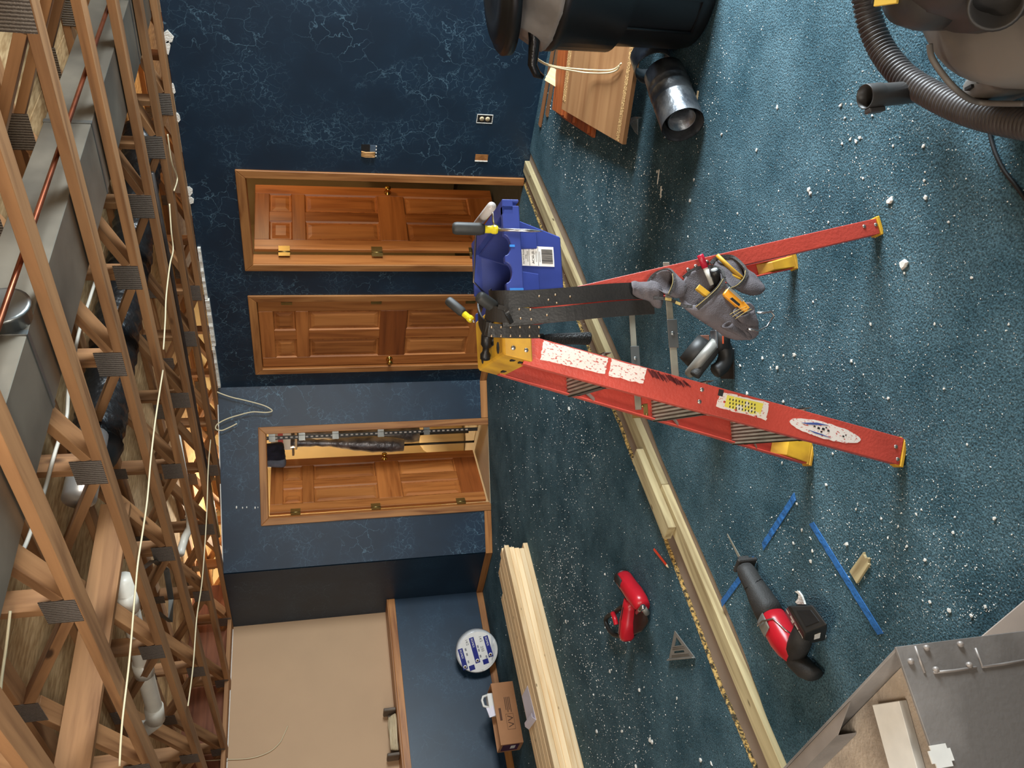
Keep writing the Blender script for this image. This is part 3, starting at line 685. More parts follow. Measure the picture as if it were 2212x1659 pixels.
# ---------------------------------------------------------------- blue bucket locked to the back of the cap
M_blue = mat('blue_bucket_plastic', (50, 66, 142), .42, var=.12, scale=6)
M_bluep = mat('light_blue_paint_smear', (50, 130, 214), .5)
bk = thing('tool_bucket', 'blue plastic tool bucket with a wire handle hooked behind the ladder cap', 'bucket', M=LF @ MX.Translation((.58, .26, .96)))
zr = 1.130
b = MB(LF)
def bring(d0, d1, w0, w1, z_): return [(d0, w0, z_), (d1, w0, z_), (d1, w1, z_), (d0, w1, z_)]
o0, o1 = bring(.497, .640, .075, .445, .962), bring(.472, .690, .056, .462, 1.112)
i1, i0 = bring(.478, .684, .062, .456, 1.112), bring(.503, .634, .081, .439, .968)
b.loft([o0, o1, i1, i0], True, True, None, False)
body = b.build('bucket_body', M_blue, bk, .003)
# rim: a flat collar with round notches and a skirt
def notch_rim(w_edge, w_in, s_, notches, d0, d1, h):
    up = [(d0, 0)]
    for c_, r in notches: up += [(c_+r*math.cos(t), -r*.62*math.sin(t)) for t in [math.pi-math.pi*i/10 for i in range(11)]]
    up += [(d1, 0)]
    P = [(x, y) for x, y in up]+[(d1, -h), (d0, -h)]
    G = LF @ frame((0, w_edge, zr), (1, 0, 0), y=(0, 0, 1))
    m = MB(G); k = V(G.col[2][:3]).dot(LF.to_3x3() @ V((0, 1, 0)))
    a, c_ = sorted((0, (w_in-w_edge)*(1 if k > 0 else -1))); m.prism(P, a, c_); return m
m = notch_rim(.036, .058, 1, ((.532, .028), (.605, .028)), .462, .712, .046); m.build('rim', M_blue, bk, .002)
m = notch_rim(.470, .455, -1, ((.530, .028),), .462, .712, .046); m.build('rim', M_blue, bk, .002)
b = MB(LF); b.box((.688, .036, zr-.030), (.726, .470, zr)); b.box((.722, .036, zr-.046), (.729, .470, zr)); b.build('rim', M_blue, bk, .002)
b = MB(LF); b.box((.462, .036, zr-.030), (.480, .470, zr-.004)); b.build('rim', M_blue, bk, .002)
# raised panels of the near face and an inner pocket
b = MB(LF)
for d0, d1 in ((.486, .540), (.603, .655)):
    b = MB(LF); b.poly([(d0, .067, 1.035), (d1-.006, .067, 1.035), (d1, .052, 1.10), (d0-.006, .052, 1.10), (d0, .060, 1.033), (d1-.006, .060, 1.033), (d1, .045, 1.10), (d0-.006, .045, 1.10)],
           [(0,3,2,1),(4,5,6,7),(0,1,5,4),(1,2,6,5),(2,3,7,6),(3,0,4,7)])
    b.build('side_panel', M_blue, bk, .002)
b = MB(LF); b.box((.475, .30, 1.03), (.53, .452, zr-.008)); b.build('inner_pocket', M_blue, bk, .003)
b = MB(LF); b.box((.47, .0346, zr-.045), (.490, .036, zr-.008)); b.box((.60, .0346, zr-.028), (.606, .036, zr-.014)); b.build('paint_smear', M_bluep, bk)
# printed label on the near face
M_lab = mat('label_paper', (238, 234, 228), .5, var=.02)
nf = V((0, -1, -.13)).normalized()
l0, l1 = lp(1112, 553, .054), lp(1199, 551, .060)
TF = LF @ frame(((l0.x+l1.x)/2, .0560+(1.112-(l0.z+l1.z)/2)*.127-.0012, (l0.z+l1.z)/2), (1, 0, 0), z=nf)
LHH = (l0.z-l1.z)/2
lb = MB(TF).box((-.027, -LHH, -.004), (.027, LHH, .0006)).build('label', M_lab, bk); lb['label'] = 'white printed label with a barcode'
def text(s_, F_, size, m_, parent, name='lettering', al='CENTER', ext=.0002):
    cu = bpy.data.curves.new(name, 'FONT'); cu.body = s_; cu.size = size; cu.align_x = al; cu.align_y = 'CENTER'; cu.extrude = ext
    t = bpy.data.objects.new('tmp', cu); C.objects.link(t); bpy.context.view_layer.update()
    me = bpy.data.meshes.new_from_object(t.evaluated_get(bpy.context.evaluated_depsgraph_get())); bpy.data.objects.remove(t)
    me.materials.clear(); me.materials.append(m_); o = bpy.data.objects.new(name, me); C.objects.link(o); WM[o] = F_.copy()
    if parent is not None: o.parent = parent; o.matrix_local = wm(parent).inverted() @ F_
    else: o.matrix_world = F_
    return o
# label print: the bucket face looks along -y, reading direction +x (front to rear), up = z
def TFm(u, v, l=.0010): return TF @ MX.Translation((u, v, l))
text('AC50-JB-3', TFm(0, .004), .0095, M_blk, lb); text('Do NOT Exceed', TFm(-.002, .032), .0058, M_blk, lb); text('25 lbs.', TFm(-.002, .025), .0050, M_blk, lb)
b = MB(TF)
for v in (.015, -.011): b.box((-.026, v, .0006), (.026, v+.0008, .0014))
for v in (.021, .0185, -.004, -.0065, -.014, -.0165): b.box((-.016, v, .0006), (.013, v+.0006, .0013))
b.build('printed_lines', M_blk, lb)
b = MB(TF); rr = random.Random(2); u = -.019
while u < .019:
    w_ = rr.choice((.0006, .0009, .0014)); b.box((u, -LHH+.004, .0006), (u+w_, -.0205, .0014)); u += w_+rr.choice((.0006, .001))
o = b.build('barcode', M_blk, lb); o['kind'] = 'stuff'
# bail with a tube grip
b = MB(LF)
pa, pb_ = lp(1080, 470, .10), lp(1045, 600, .36)
M_chr = mat('bright_wire', (190, 186, 184), .2, .95, var=.04)
g0, g1 = fl(1062, 446, 1.19), fl(1030, 486, 1.17)
G0, G1 = LFi @ g0, LFi @ g1
b.tube([(.640, .05, zr-.012), V((.67, .06, zr+.02)), G0, G0.lerp(G1, .5), G1, V((.700, .30, zr+.02)), V((.60, .445, zr+.004)), V((.565, .452, zr-.03))], .0032, 8)
b.build('wire_bail', M_chr, bk)
b = MB(LF); b.tube([G0.lerp(G1, -.0), G0.lerp(G1, 1)], .0115, 14); b.build('tube_grip', mat('frosted_tube', (176, 170, 166), .3, var=.05), bk)
# ---------------------------------------------------------------- screwdrivers, hammer
M_grip = mat('black_rubber_grip', (44, 44, 42), .6, var=.2, scale=20)
M_acet = mat('clear_yellow_handle', (214, 196, 40), .22, var=.1)
def screwdriver(label, butt, tip, hl, r, sl, shank=.0035, grp='screwdrivers around the ladder cap'):
    butt, tip = V(butt), V(tip); d = (tip-butt).normalized()
    F_ = frame(butt, d, z=d.orthogonal()) @ rot('Y', 90)
    t = thing('screwdriver', label, 'screwdriver', M=F_, group=grp)
    seg = 24; rings = []
    for rr_, z_ in ((.75, 0), (.92, .004), (1, .010), (1, hl*.86), (.86, hl*.93), (.80, hl)):
        rings.append([((r*rr_*(1-.07*(i % 4 == 0)*(z_ > .003)))*math.cos(6.283*i/seg), (r*rr_*(1-.07*(i % 4 == 0)*(z_ > .003)))*math.sin(6.283*i/seg), z_) for i in range(seg)])
    MB(F_).loft(rings).build('grip', M_grip, t)
    MB(F_).lathe([(r*.5, hl), (r*.62, hl+.002), (r*.60, hl+.018), (r*.72, hl+.022), (r*.74, hl+.030), (r*.6, hl+.035), (shank*1.3, hl+.036)], None, 12, False).build('yellow_handle_core', M_acet, t)
    MB(F_).lathe([(shank, hl+.034), (shank, hl+.034+sl*.72), (shank*.5, hl+.034+sl*.9), (.0004, hl+.034+sl)], None, 10).build('shank', M_chr, t)
    MB(F_).lathe([(r*.42, -.0004), (r*.42, .0006)], None, 6, False).build('butt_mark', M_dark, t)
    return t
W = lambda p: LF @ V(p)
s1b, s1t = LF @ lp(978, 493, .040), LF @ lp(1190, 500, .030)
screwdriver('black and yellow screwdriver hanging upright through the rim of the blue bucket', s1b, s1t, .083, .0165, .125, .0045)
c2 = fl(1080, 672, 1.146); b2 = onp(1033, 639, c2+V((-.02, -.03, 0)), Fw)
screwdriver('stubby screwdriver on the cap with its square butt end towards the camera', b2, c2, .060, .0165, .012)
c3 = fl(1034, 704, 1.15); b3 = onp(967, 648, c3+V((.02, .03, 0)), Fw)
screwdriver('screwdriver leaning away over the cap, its black grip against the closed door', b3, c3, .066, .0150, .012)
hm = thing('hammer', 'black claw hammer hung through the ladder cap, head on top', 'hammer', loc=fl(1052, 722, 1.15))
M_hd = mat('black_forged_steel', (34, 33, 33), .4, .5, var=.1)
hz = 1.160
h0, h1, h2 = fl(1048, 776, hz), fl(1052, 748, hz), fl(1053, 712, hz)
ax = (h2-h0); ax.z = 0; axn = ax.normalized()
HF = frame(h0, axn, z=(0, 0, 1))
b = MB(HF @ rot('Y', 90)); b.lathe([(.011, 0), (.0145, .002), (.0150, .014), (.0095, .024), (.0095, .036), (.0155, .046), (.016, .074), (.010, .080)], None, 16)
b.build('hammer_head', M_hd, hm)
b = MB(HF)
for s_ in (-1, 1):
    b.loft([[(x, s_*.002, z_+.008), (x, s_*(.012*sc+.002), z_+.006), (x, s_*(.012*sc+.002), z_-.006), (x, s_*.002, z_-.009)] for x, z_, sc in ((.074, 0, 1), (.094, .002, 1), (.112, -.004, .8), (.128, -.014, .6))], True, True, None, True)
b.build('claw', M_hd, hm)
he = fl(1276, 731, .845); hs = HF @ V((.060, 0, -.008))
dd = (he-hs).normalized(); GF = frame(hs, dd, z=axn)
b = MB(GF); b.loft([[(x, a*.5, -c_), (x, a, 0), (x, a*.5, c_), (x, -a*.5, c_), (x, -a, 0), (x, -a*.5, -c_)] for x, a, c_ in ((0, .009, .013), (.10, .009, .012), (.16, .011, .014))], True, True); b.build('handle_shaft', M_hd, hm)
hl_ = (he-hs).length
M_knurl = mat('pebbled_rubber', (30, 30, 30), .55, bmp=1.0, bsc=260)
b = MB(GF); b.loft([[(x, a*.6, -c_), (x, a, 0), (x, a*.6, c_), (x, -a*.6, c_), (x, -a, 0), (x, -a*.6, -c_)] for x, a, c_ in ((.15, .012, .015), (.20, .014, .017), (hl_-.03, .015, .019), (hl_-.005, .016, .022), (hl_, .012, .018))], True, True); b.build('handle_grip', M_knurl, hm, sub=1)
# ---------------------------------------------------------------- leather tool belt and pouch
M_lea = mat('black_leather', (36, 33, 31), .42, var=.2, scale=14, bmp=.06, bsc=160)
M_stud = mat('belt_rivet', (170, 140, 110), .35, .9)
tb = thing('tool_belt', 'black leather tool belt and grey fabric pouch slung over the ladder cap', 'tool belt', M=LF @ MX.Translation((.45, .0, .75)))
def bp(px): return [lp(x, y, w) for x, y, w in px]
def smooth(pts, k=5):
    pts = [V(p) for p in pts]; q = []
    for i in range(len(pts)-1):
        a, b_, c_, d_ = pts[max(i-1, 0)], pts[i], pts[i+1], pts[min(i+2, len(pts)-1)]
        for j in range(k):
            u = j/k; q.append(.5*((2*b_)+(c_-a)*u+(2*a-5*b_+4*c_-d_)*u*u+(3*b_-a-3*c_+d_)*u**3))
    return q+[pts[-1]]
XD = V((1, 0, 0))
def strap(name, px, wid, label=None, taper=None):
    pts = smooth(bp(px)); n = len(pts)
    ws = wid if taper is None else [wid*(1 if i < n*taper else max(.08, (1-((i/n-taper)/(1-taper))**2)**.5)) for i in range(n)]
    o = MB(LF).ribbon(pts, XD, ws, .004).build(name, M_lea, tb)
    if label: o['label'] = label
    return o
strap('belt_strap', [(1062, 641, .20), (1058, 645, .13), (1068, 646, .06), (1090, 646, .030), (1150, 645, .018), (1240, 638, .010), (1330, 630, .006), (1400, 628, .0)], .045)
strap('belt_strap', [(1085, 690, .02), (1150, 684, .004), (1240, 676, -.012), (1320, 668, -.014), (1412, 662, -.012)], .040)
so = strap('belt_end', [(1040, 650, .17), (1034, 672, .13), (1038, 694, .09), (1052, 711, .052), (1085, 715, .046), (1125, 716, .046), (1165, 716, .046)], .036, 'studded end of the belt with two rows of rivets')
st = strap('belt_tongue', [(1050, 674, .06), (1072, 679, .03), (1100, 681, .012), (1140, 681, .002), (1186, 682, -.008)], .040, 'pointed belt tongue', .55)
strap('belt_keeper', [(1076, 663, .006), (1092, 668, -.002), (1098, 682, -.004), (1106, 698, .0)], .012)
b = MB(LF)
for i in range(6):
    for yy in (707, 726):
        p = lp(1062+i*20.5, yy, .042); b.ball((p.x, p.y-.001, p.z), .0034, 6, None, (1, .5, 1))
b.build('belt_rivets', M_stud, so)
b = MB(LF)
for x, y, w in ((1122, 668, -.004), (1146, 669, -.006), (1148, 690, -.006), (1182, 681, -.014), (1125, 688, -.004)): p = lp(x, y, w); b.ball((p.x, p.y, p.z), .0032, 6, None, (1, .5, 1))
for x, y in ((1200, 637), (1203, 655), (1232, 641), (1165, 640), (1185, 648)): p = lp(x, y, .008); b.ball((p.x, p.y, p.z), .003, 6, None, (1, .5, 1))
b.build('belt_rivets', M_stud, st)
M_fab = mat('grey_pouch_fabric', (94, 87, 90), .85, var=.12, scale=10, bmp=.3, bsc=300)
M_fabi = mat('pouch_lining', (58, 52, 50), .9, var=.15)
M_web = mat('dark_webbing', (56, 52, 50), .8, bmp=.3, bsc=200)
M_thr = mat('tan_thread', (190, 164, 96), .7)
def pp(p):          # pouch crop measurement: x,y in the zoomed crop, h = thickness towards the camera
    x, y, h = p; return lp(1300+x/4.741, 500+y/4.741, -.012-h)
fold = bpy.data.textures.new('cloth_folds', 'CLOUDS'); fold.noise_scale = .045; fold.noise_depth = 1
def pocket(name, rings, label=None, capend=True, m_=None, parent=None, sub=1):
    R_ = [[pp(p) for p in r] for r in rings]
    o = MB(LF).loft(R_, False, capend).build(name, m_ or M_fab, parent or tb, sub=2)
    dm = o.modifiers.new('folds', 'DISPLACE'); dm.texture = fold; dm.strength = .016; dm.mid_level = .5; dm.texture_coords = 'GLOBAL'
    s_ = o.modifiers.new('thick', 'SOLIDIFY'); s_.thickness = .002
    if label: o['label'] = label
    return o
def piping(name, px, wid, m_, parent=None, r=None):
    pts = smooth([pp(p) for p in px], 4)
    b = MB(LF)
    if r: b.tube(pts, r, 6)
    else: b.ribbon(pts, (0, -1, 0), .003, wid)
    return b.build(name, m_, parent or tb)
# gathered sleeve that the belt threads through
rg = []
for i, (x, ya_, yb2) in enumerate(((310, 515, 640), (350, 490, 670), (390, 500, 705), (430, 495, 720), (470, 510, 720), (510, 500, 760), (560, 520, 790), (620, 560, 800))):
    m = (ya_+yb2)/2; h_ = (yb2-ya_)/2; k = 1+.10*(-1)**i
    rg.append([(x+dx*8, m+h_*math.cos(t), .004+.024*k*math.sin(t)) for t, dx in [(6.283*j/12, math.cos(6.283*j/12)) for j in range(12)]])
pocket('belt_sleeve', rg, 'gathered fabric sleeve around the belt')
# upper pocket, mouth open
pa = pocket('tool_pocket', [[(470, 522, .0), (520, 450, -.006), (600, 402, -.006), (690, 388, .004), (742, 440, .03), (738, 530, .045), (690, 655, .05), (600, 600, .03)],
    [(560, 560, -.004), (620, 480, -.012), (700, 430, -.012), (790, 440, .0), (840, 500, .026), (830, 600, .042), (770, 690, .046), (660, 660, .028)],
    [(660, 640, -.004), (720, 560, -.012), (800, 520, -.012), (870, 530, .0), (925, 590, .018), (910, 660, .028), (850, 705, .03), (760, 700, .02)]], 'upper open pocket')
piping('pocket_rim', [(470, 522, .0), (520, 450, -.006), (600, 402, -.006), (690, 388, .006), (742, 440, .033), (738, 530, .048), (690, 655, .053)], .006, M_web, pa)
piping('stitching', [(725, 430, .034), (724, 530, .050), (680, 640, .055)], 0, M_thr, pa, .0007)
# main pouch
pm = pocket('main_pouch', [[(835, 470, -.004), (950, 385, -.012), (1100, 358, -.010), (1220, 385, .006), (1256, 470, .036), (1200, 560, .052), (1090, 660, .060), (960, 780, .050), (830, 700, .030), (790, 590, .010)],
    [(860, 560, -.006), (1000, 500, -.014), (1140, 480, -.012), (1260, 520, .008), (1340, 610, .036), (1320, 720, .060), (1200, 800, .070), (1010, 850, .060), (800, 800, .036), (770, 680, .010)],
    [(980, 700, -.006), (1100, 640, -.014), (1240, 620, -.012), (1380, 680, .008), (1450, 770, .034), (1440, 880, .060), (1330, 960, .066), (1120, 930, .056), (900, 870, .034), (860, 790, .008)],
    [(1140, 860, -.006), (1260, 810, -.014), (1390, 800, -.012), (1520, 830, .006), (1590, 900, .030), (1580, 990, .052), (1470, 1070, .054), (1270, 1060, .044), (1080, 980, .028), (1060, 920, .006)],
    [(1330, 1040, -.004), (1400, 990, -.010), (1480, 980, -.008), (1570, 990, .004), (1640, 1040, .018), (1630, 1110, .030), (1560, 1160, .032), (1450, 1180, .028), (1330, 1120, .018), (1300, 1090, .002)]], 'large main pouch')
piping('pocket_rim', [(835, 470, -.002), (950, 385, -.010), (1100, 358, -.008), (1220, 385, .008), (1256, 470, .038)], .008, M_web, pm)
piping('front_band', [(1256, 480, .040), (1200, 575, .056), (1100, 675, .064), (975, 785, .055)], .013, M_web, pm)
piping('stitching', [(1243, 485, .044), (1185, 575, .060), (1080, 675, .067), (960, 775, .058)], 0, M_thr, pm, .0007)
piping('side_strap', [(530, 680, .026), (640, 690, .034), (740, 715, .036), (830, 760, .042), (930, 770, .052)], .008, M_web, pm)
b = MB(LF)
for a, c_ in (((650, 690, .040), (712, 700, .041)), ((755, 725, .043), (805, 745, .045))): b.ribbon([pp(a), pp(c_)], (0, -1, 0), .003, .007)
b.build('yellow_tab', M_thr, pm)
# small pockets on the front of the main pouch
ps = pocket('small_pocket', [[(1300, 830, .062), (1400, 760, .064), (1500, 705, .046), (1540, 760, .044), (1590, 800, .040), (1480, 850, .078), (1390, 890, .082)],
    [(1340, 880, .060), (1430, 820, .064), (1520, 790, .046), (1570, 850, .042), (1600, 910, .036), (1520, 930, .072), (1420, 940, .078)],
    [(1440, 960, .052), (1500, 920, .050), (1550, 900, .040), (1590, 940, .034), (1605, 990, .030), (1550, 1010, .046), (1480, 1000, .052)]], 'small ribbed front pocket')
for k in range(3):
    piping('stitching', [(1310+k*30, 850+k*22, .080), (1400+k*24, 800+k*20, .082), (1500+k*16, 760+k*18, .064)], 0, M_thr, ps, .0008)
pocket('small_pocket', [[(1210, 965, .060), (1300, 905, .062), (1350, 930, .058), (1300, 980, .074), (1240, 990, .072)],
    [(1300, 1010, .054), (1390, 960, .056), (1450, 1000, .052), (1420, 1050, .062), (1350, 1050, .060)],
    [(1480, 1090, .042), (1530, 1050, .042), (1570, 1070, .038), (1560, 1130, .042), (1510, 1130, .042)]], 'narrow lower front pocket')
# second pouch behind
p2 = pocket('side_pouch', [[(1115, 330, -.004), (1180, 270, -.030), (1320, 255, -.034), (1410, 310, -.020), (1480, 400, .004), (1465, 480, .022), (1390, 560, .030), (1310, 590, .026), (1240, 480, .008)],
    [(1250, 400, -.006), (1320, 350, -.030), (1430, 350, -.034), (1520, 400, -.020), (1590, 470, .002), (1590, 550, .020), (1520, 620, .026), (1420, 640, .022), (1330, 540, .008)],
    [(1480, 540, -.006), (1530, 500, -.022), (1600, 480, -.024), (1660, 510, -.014), (1735, 580, .0), (1740, 620, .012), (1680, 680, .014), (1580, 670, .012), (1500, 610, .004)]], 'second pouch at the side')
piping('pocket_rim', [(1115, 330, .0), (1180, 270, -.026), (1320, 255, -.030), (1410, 310, -.016), (1480, 400, .008), (1465, 480, .026), (1390, 560, .034), (1310, 592, .030)], .009, M_web, p2)
piping('stitching', [(1470, 400, .013), (1455, 475, .031), (1385, 550, .039), (1310, 580, .036)], 0, M_thr, p2, .0007)
# wire hammer loop
lpz = [pp(p) for p in ((1500, 1000, .060), (1600, 1020, .050), (1690, 975, .040), (1765, 862, .040), (1735, 820, .040), (1680, 830, .038), (1590, 832, .040))]
MB(LF).tube(lpz, .0028, 8).build('hammer_loop', M_chr, tb)
# tools standing in the pockets
def ptool(name, label, cat, a, c_): return thing(name, label, cat, M=frame(LF @ pp(a), (LF @ pp(c_))-(LF @ pp(a)), z=LF.to_3x3() @ V((0, -1, 0)))), ((LF @ pp(c_))-(LF @ pp(a))).length
t, ln = ptool('marker', 'red marker pen standing in the tool pouch', 'marker', (1005, 240, .0), (1060, 372, -.004)); F_ = WM[t]
RY = rot('Y', 90)
MB(F_ @ RY).lathe([(.008, 0), (.0092, .002), (.0092, ln)], None, 14).build('barrel', mat('red_plastic', (196, 34, 60), .35), t)
MB(F_ @ RY).lathe([(.0072, ln), (.0072, ln+.05)], None, 14).build('pen_body', M_white, t)
t, ln = ptool('flashlight', 'small black flashlight with a clear lens tucked in the main pouch', 'flashlight', (1150, 388, .022), (1195, 560, .0)); F_ = WM[t]
MB(F_ @ RY).lathe([(.010, .0), (.0135, .001), (.0135, .016), (.0105, .022), (.0105, ln+.05)], None, 16).build('barrel', M_black, t)
MB(F_ @ RY).lathe([(.0085, -.001), (.0085, .0008)], None, 14).build('lens', mat('lens_glass', (190, 196, 190), .1, spec=.8), t)
t, ln = ptool('pliers', 'yellow-handled pliers standing in the side pouch', 'pliers', (1180, 240, -.016), (1420, 470, -.010)); F_ = WM[t]
for yy, r in ((0, .007), (-.024, .0065)):
    MB(F_).tube([(0.0 if yy == 0 else .045, yy, 0), (.05, yy*.9-.002, 0), (ln, yy*.3, 0), (ln+.02, 0, 0)], [r*.8, r, r, r*.6], 8).build('handle', M_yel, t)
MB(F_).box((ln+.01, -.01, -.004), (ln+.05, .006, .004)).build('jaw', M_hd, t, .002)
M_or = mat('orange_yellow_plastic', (228, 152, 38), .45, var=.1)
t, ln = ptool('utility_knife', 'orange folding utility knife clipped in the small front pocket', 'knife', (1265, 610, .058), (1430, 760, .062)); F_ = WM[t]
MB(F_).prism([(0, -.010), (.004, -.014), (ln, -.011), (ln+.02, -.008), (ln+.02, .010), (ln, .012), (.006, .014), (0, .010)], -.009, .006).build('handle', M_or, t, .002)
MB(F_).prism([(.0, .006), (ln*.9, .006), (ln*.9, .013), (.0, .013)], .006, .0085).build('clip', M_alu, t, .0006)
MB(F_).prism([(ln*.35, -.012), (ln*.9, -.010), (ln*.9, -.003), (ln*.4, -.004)], .006, .0078).build('grip_inlay', M_black, t, .0006)
t, ln = ptool('folding_rule', 'yellow folding rule lying inside the main pouch', 'rule', (1010, 590, .030), (1100, 660, .034)); F_ = WM[t]
MB(F_).box((-.01, -.008, -.008), (ln+.03, .008, .004)).build('rule_body', M_yel, t, .001)
# ---------------------------------------------------------------- lumber in the floor slot and the pile by the half wall
zs = -.0142
def board(name, label, p0, p1, w_, t_, m_, cat='lumber', grp=None, up=(0, 0, 1), bev=.002):
    o = beam(name, p0, p1, w_, t_, m_, None, up=up, bev=bev); return tag(o, label, cat, grp)
xj = fl(1437, 1032, .024).x
PY = lambda x, o=0: 2.949+.063*(x-.8)+o
pq = lambda x, z_, o=0: (x-.063*o, PY(x, o), z_)
board('bottom_plate', 'greenish treated bottom plate in the floor slot, the length running to the blue door wall', pq(xj+.001, zs+.0195), pq(R-.009, zs+.0195), .089, .038, M_treated)
board('bottom_plate', 'treated bottom plate in the floor slot, the length running to the metal stove', pq(.30, zs+.0195), pq(xj-.001, zs+.0195), .089, .038, M_treated)
xa, xb = fl(1384, 948, .062).x, fl(1446, 1138, .062).x
board('lumber_offcut', 'short treated two-by-four offcut lying on top of the bottom plate', pq(xb, zs+.058, .028), pq(xa, zs+.058, .028), .089, .038, M_treated)
f0, f1 = fl(1138, 1166), fl(1262, 1659); pd = (f1-f0).normalized(); pn = V((-pd.y, pd.x, 0)); pn = pn if pn.y > 0 else -pn
fends = [(1136, 1166), (1128, 1179), (1118, 1176), (1108, 1171), (1096, 1170)]; tends = [(1086, 1171), (1081, 1196), (1079, 1221), (1075, 1244), (1079, 1310)]
ordn = ['bottom', 'second from the bottom', 'middle', 'fourth from the bottom', 'topmost']
rown = ['', 'second', 'third', 'fourth', 'rearmost']
proto = None
def pileboard(k, j, x0, lab, grp=None):
    global proto
    rj = random.Random(k*7+j*31+3); c = f0+pd*(x0+1.22)+pn*(.0445+k*.0925+rj.uniform(-.0013, .0013))+V((0, 0, .0192+j*.0388))
    M_ = frame(c, pd, z=(0, 0, 1))
    if proto is None:
        proto = MB().box((-1.22, -.0445, -.019), (1.22, .0445, .019)).build('pine_stud', M_pine, None, .0035, M_); o = proto
    else: o = copy_part(proto, None, M_)
    for q in ('group',):
        if q in o: del o[q]
    return tag(o, lab, 'lumber', grp)
for j in range(5):
    e = fl(*fends[j], .0384*(j+.5)); pileboard(0, j, (e-f0).dot(pd), 'pale pine stud, %s at the front of the pile' % ordn[j])
for k in range(1, 5):
    e = fl(*tends[k], .192); pileboard(k, 4, (e-f0).dot(pd), 'pale pine stud in the top layer of the pile, %s row from the front' % rown[k])
    for j in range(4): pileboard(k, j, max(.02, (e-f0).dot(pd)-.02), 'pale pine stud inside the pile, %s layer, %s row from the front' % (['bottom', 'second', 'middle', 'fourth'][j], rown[k]))
# folded paper on the pile
M_paper = mat('white_paper', (234, 228, 240), .7, var=.03)
P = [fl(x, y, .1935) for x, y in ((1139.6, 1481), (1127.6, 1504), (1142.8, 1576), (1158.5, 1555))]
pp_ = thing('paper_sheet', 'folded white sheet of paper lying on the lumber pile', 'paper', loc=P[0])
b = MB(); b.poly([tuple(p) for p in P]+[(p.x, p.y, p.z+.0012) for p in P], [(0, 1, 2, 3), (7, 6, 5, 4), (0, 1, 5, 4), (1, 2, 6, 5), (2, 3, 7, 6), (3, 0, 4, 7)]); b.build('sheet', M_paper, pp_)
q0, q1 = P[2], P[3]; d_ = (P[0]-P[3]).normalized()*.05
b = MB(); b.loft([[q0, q0+d_*.5+V((0, 0, .022)), q0+d_*1.1+V((0, 0, .02)), q0+d_*1.1+V((0, 0, .021)), q0+d_*.5+V((0, 0, .024)), q0+V((0, 0, .002))],
    [q1, q1+d_*.5+V((0, 0, .022)), q1+d_*1.1+V((0, 0, .02)), q1+d_*1.1+V((0, 0, .021)), q1+d_*.5+V((0, 0, .024)), q1+V((0, 0, .002))]], True, True, None, False); b.build('folded_corner', M_paper, pp_)
# ---------------------------------------------------------------- things along the half wall
M_card = mat('corrugated_cardboard', (176, 124, 84), .8, var=.06, scale=6); M_cardin = mat('cardboard_inside', (150, 112, 78), .85, var=.05)
b0, b1 = fl(1107, 1471), fl(1131, 1603); bx = (b1-b0).normalized(); BL = (b1-b0).length
BF = frame(b0, bx, z=(0, 0, 1)); k = 1 if V(BF.col[1][:3]).y > 0 else -1; BH, BD, t = .195, .20, .004
cb = thing('cardboard_box', 'open brown cardboard box on the carpet against the blue half wall', 'box', M=BF)
b = MB(BF)
def bb(lo, hi):
    y0, y1 = sorted((lo[1]*k, hi[1]*k)); b.box((lo[0], y0, lo[2]), (hi[0], y1, hi[2]))
bb((0, 0, 0), (BL, BD, t)); bb((0, 0, t), (BL, t, BH)); bb((0, BD-t, t), (BL, BD, BH)); bb((0, t, t), (t, BD-t, BH)); bb((BL-t, t, t), (BL, BD-t, BH)); b.build('carton', M_card, cb)
M_inkb = mat('carton_print', (92, 60, 42), .8); M_purp = mat('purple_label', (78, 40, 72), .6)
FF = BF @ frame((0, -.0008*k, 0), (1, 0, 0), y=(0, 0, 1)); kz = 1 if V((BF.inverted() @ FF).col[2][:3]).y*k < 0 else -1
b = MB(FF); s0, s1 = sorted((0, .0012*kz))
def stroke(pts, w_):
    for (a, c_) in zip(pts[:-1], pts[1:]):
        a, c_ = V((*a, 0)), V((*c_, 0)); d = (c_-a).normalized(); n_ = V((-d.y, d.x, 0))*w_/2
        b.prism([tuple((a-n_)[:2]), tuple((c_-n_)[:2]), tuple((c_+n_)[:2]), tuple((a+n_)[:2])], s0, s1)
c_ = BL*.56
for q in (0, .052): stroke([(c_+q-.0, .10), (c_+q+.02, .055), (c_+q+.04, .10)], .006)
stroke([(c_-.016, .046), (c_+.112, .046), (c_+.112, .112), (c_-.016, .112), (c_-.016, .046)], .002)
for i in range(4): b.box((c_-.16, .055+i*.014, s0), (c_-.03-.02*(i % 2), .061+i*.014, s1))
b.box((BL*.42, .145, s0), (BL*.62, .165, s1)); b.build('printed_mark', M_inkb, cb)
y0, y1 = sorted((.02*k, (BD-.03)*k))
b = MB(BF); b.box((BL, y0, .03), (BL+.001, y1, BH-.02)); b.build('end_label', M_purp, cb)
b = MB(BF); y0, y1 = sorted((.05*k, (BD-.08)*k)); b.box((BL+.001, y0, .06), (BL+.002, y1, .10)); b.build('end_label_print', M_lab, cb)
pk = thing('plastic_pack', 'white plastic packs with handles poking out of the cardboard box', 'pack', M=BF @ MX.Translation((.14, .12*k, .006)))
b = MB(BF); yc = .13*k
b.box((.05, yc-.045, .006), (.23, yc+.045, .225)); b.build('white_carton', M_white, pk, .004)
b = MB(BF); b.tube([(.06, yc-.03*k, .22), (.07, yc-.03*k, .262), (.10, yc-.03*k, .275), (.15, yc-.03*k, .268), (.17, yc-.03*k, .22)], .011, 8); b.build('carry_handle', M_white, pk)
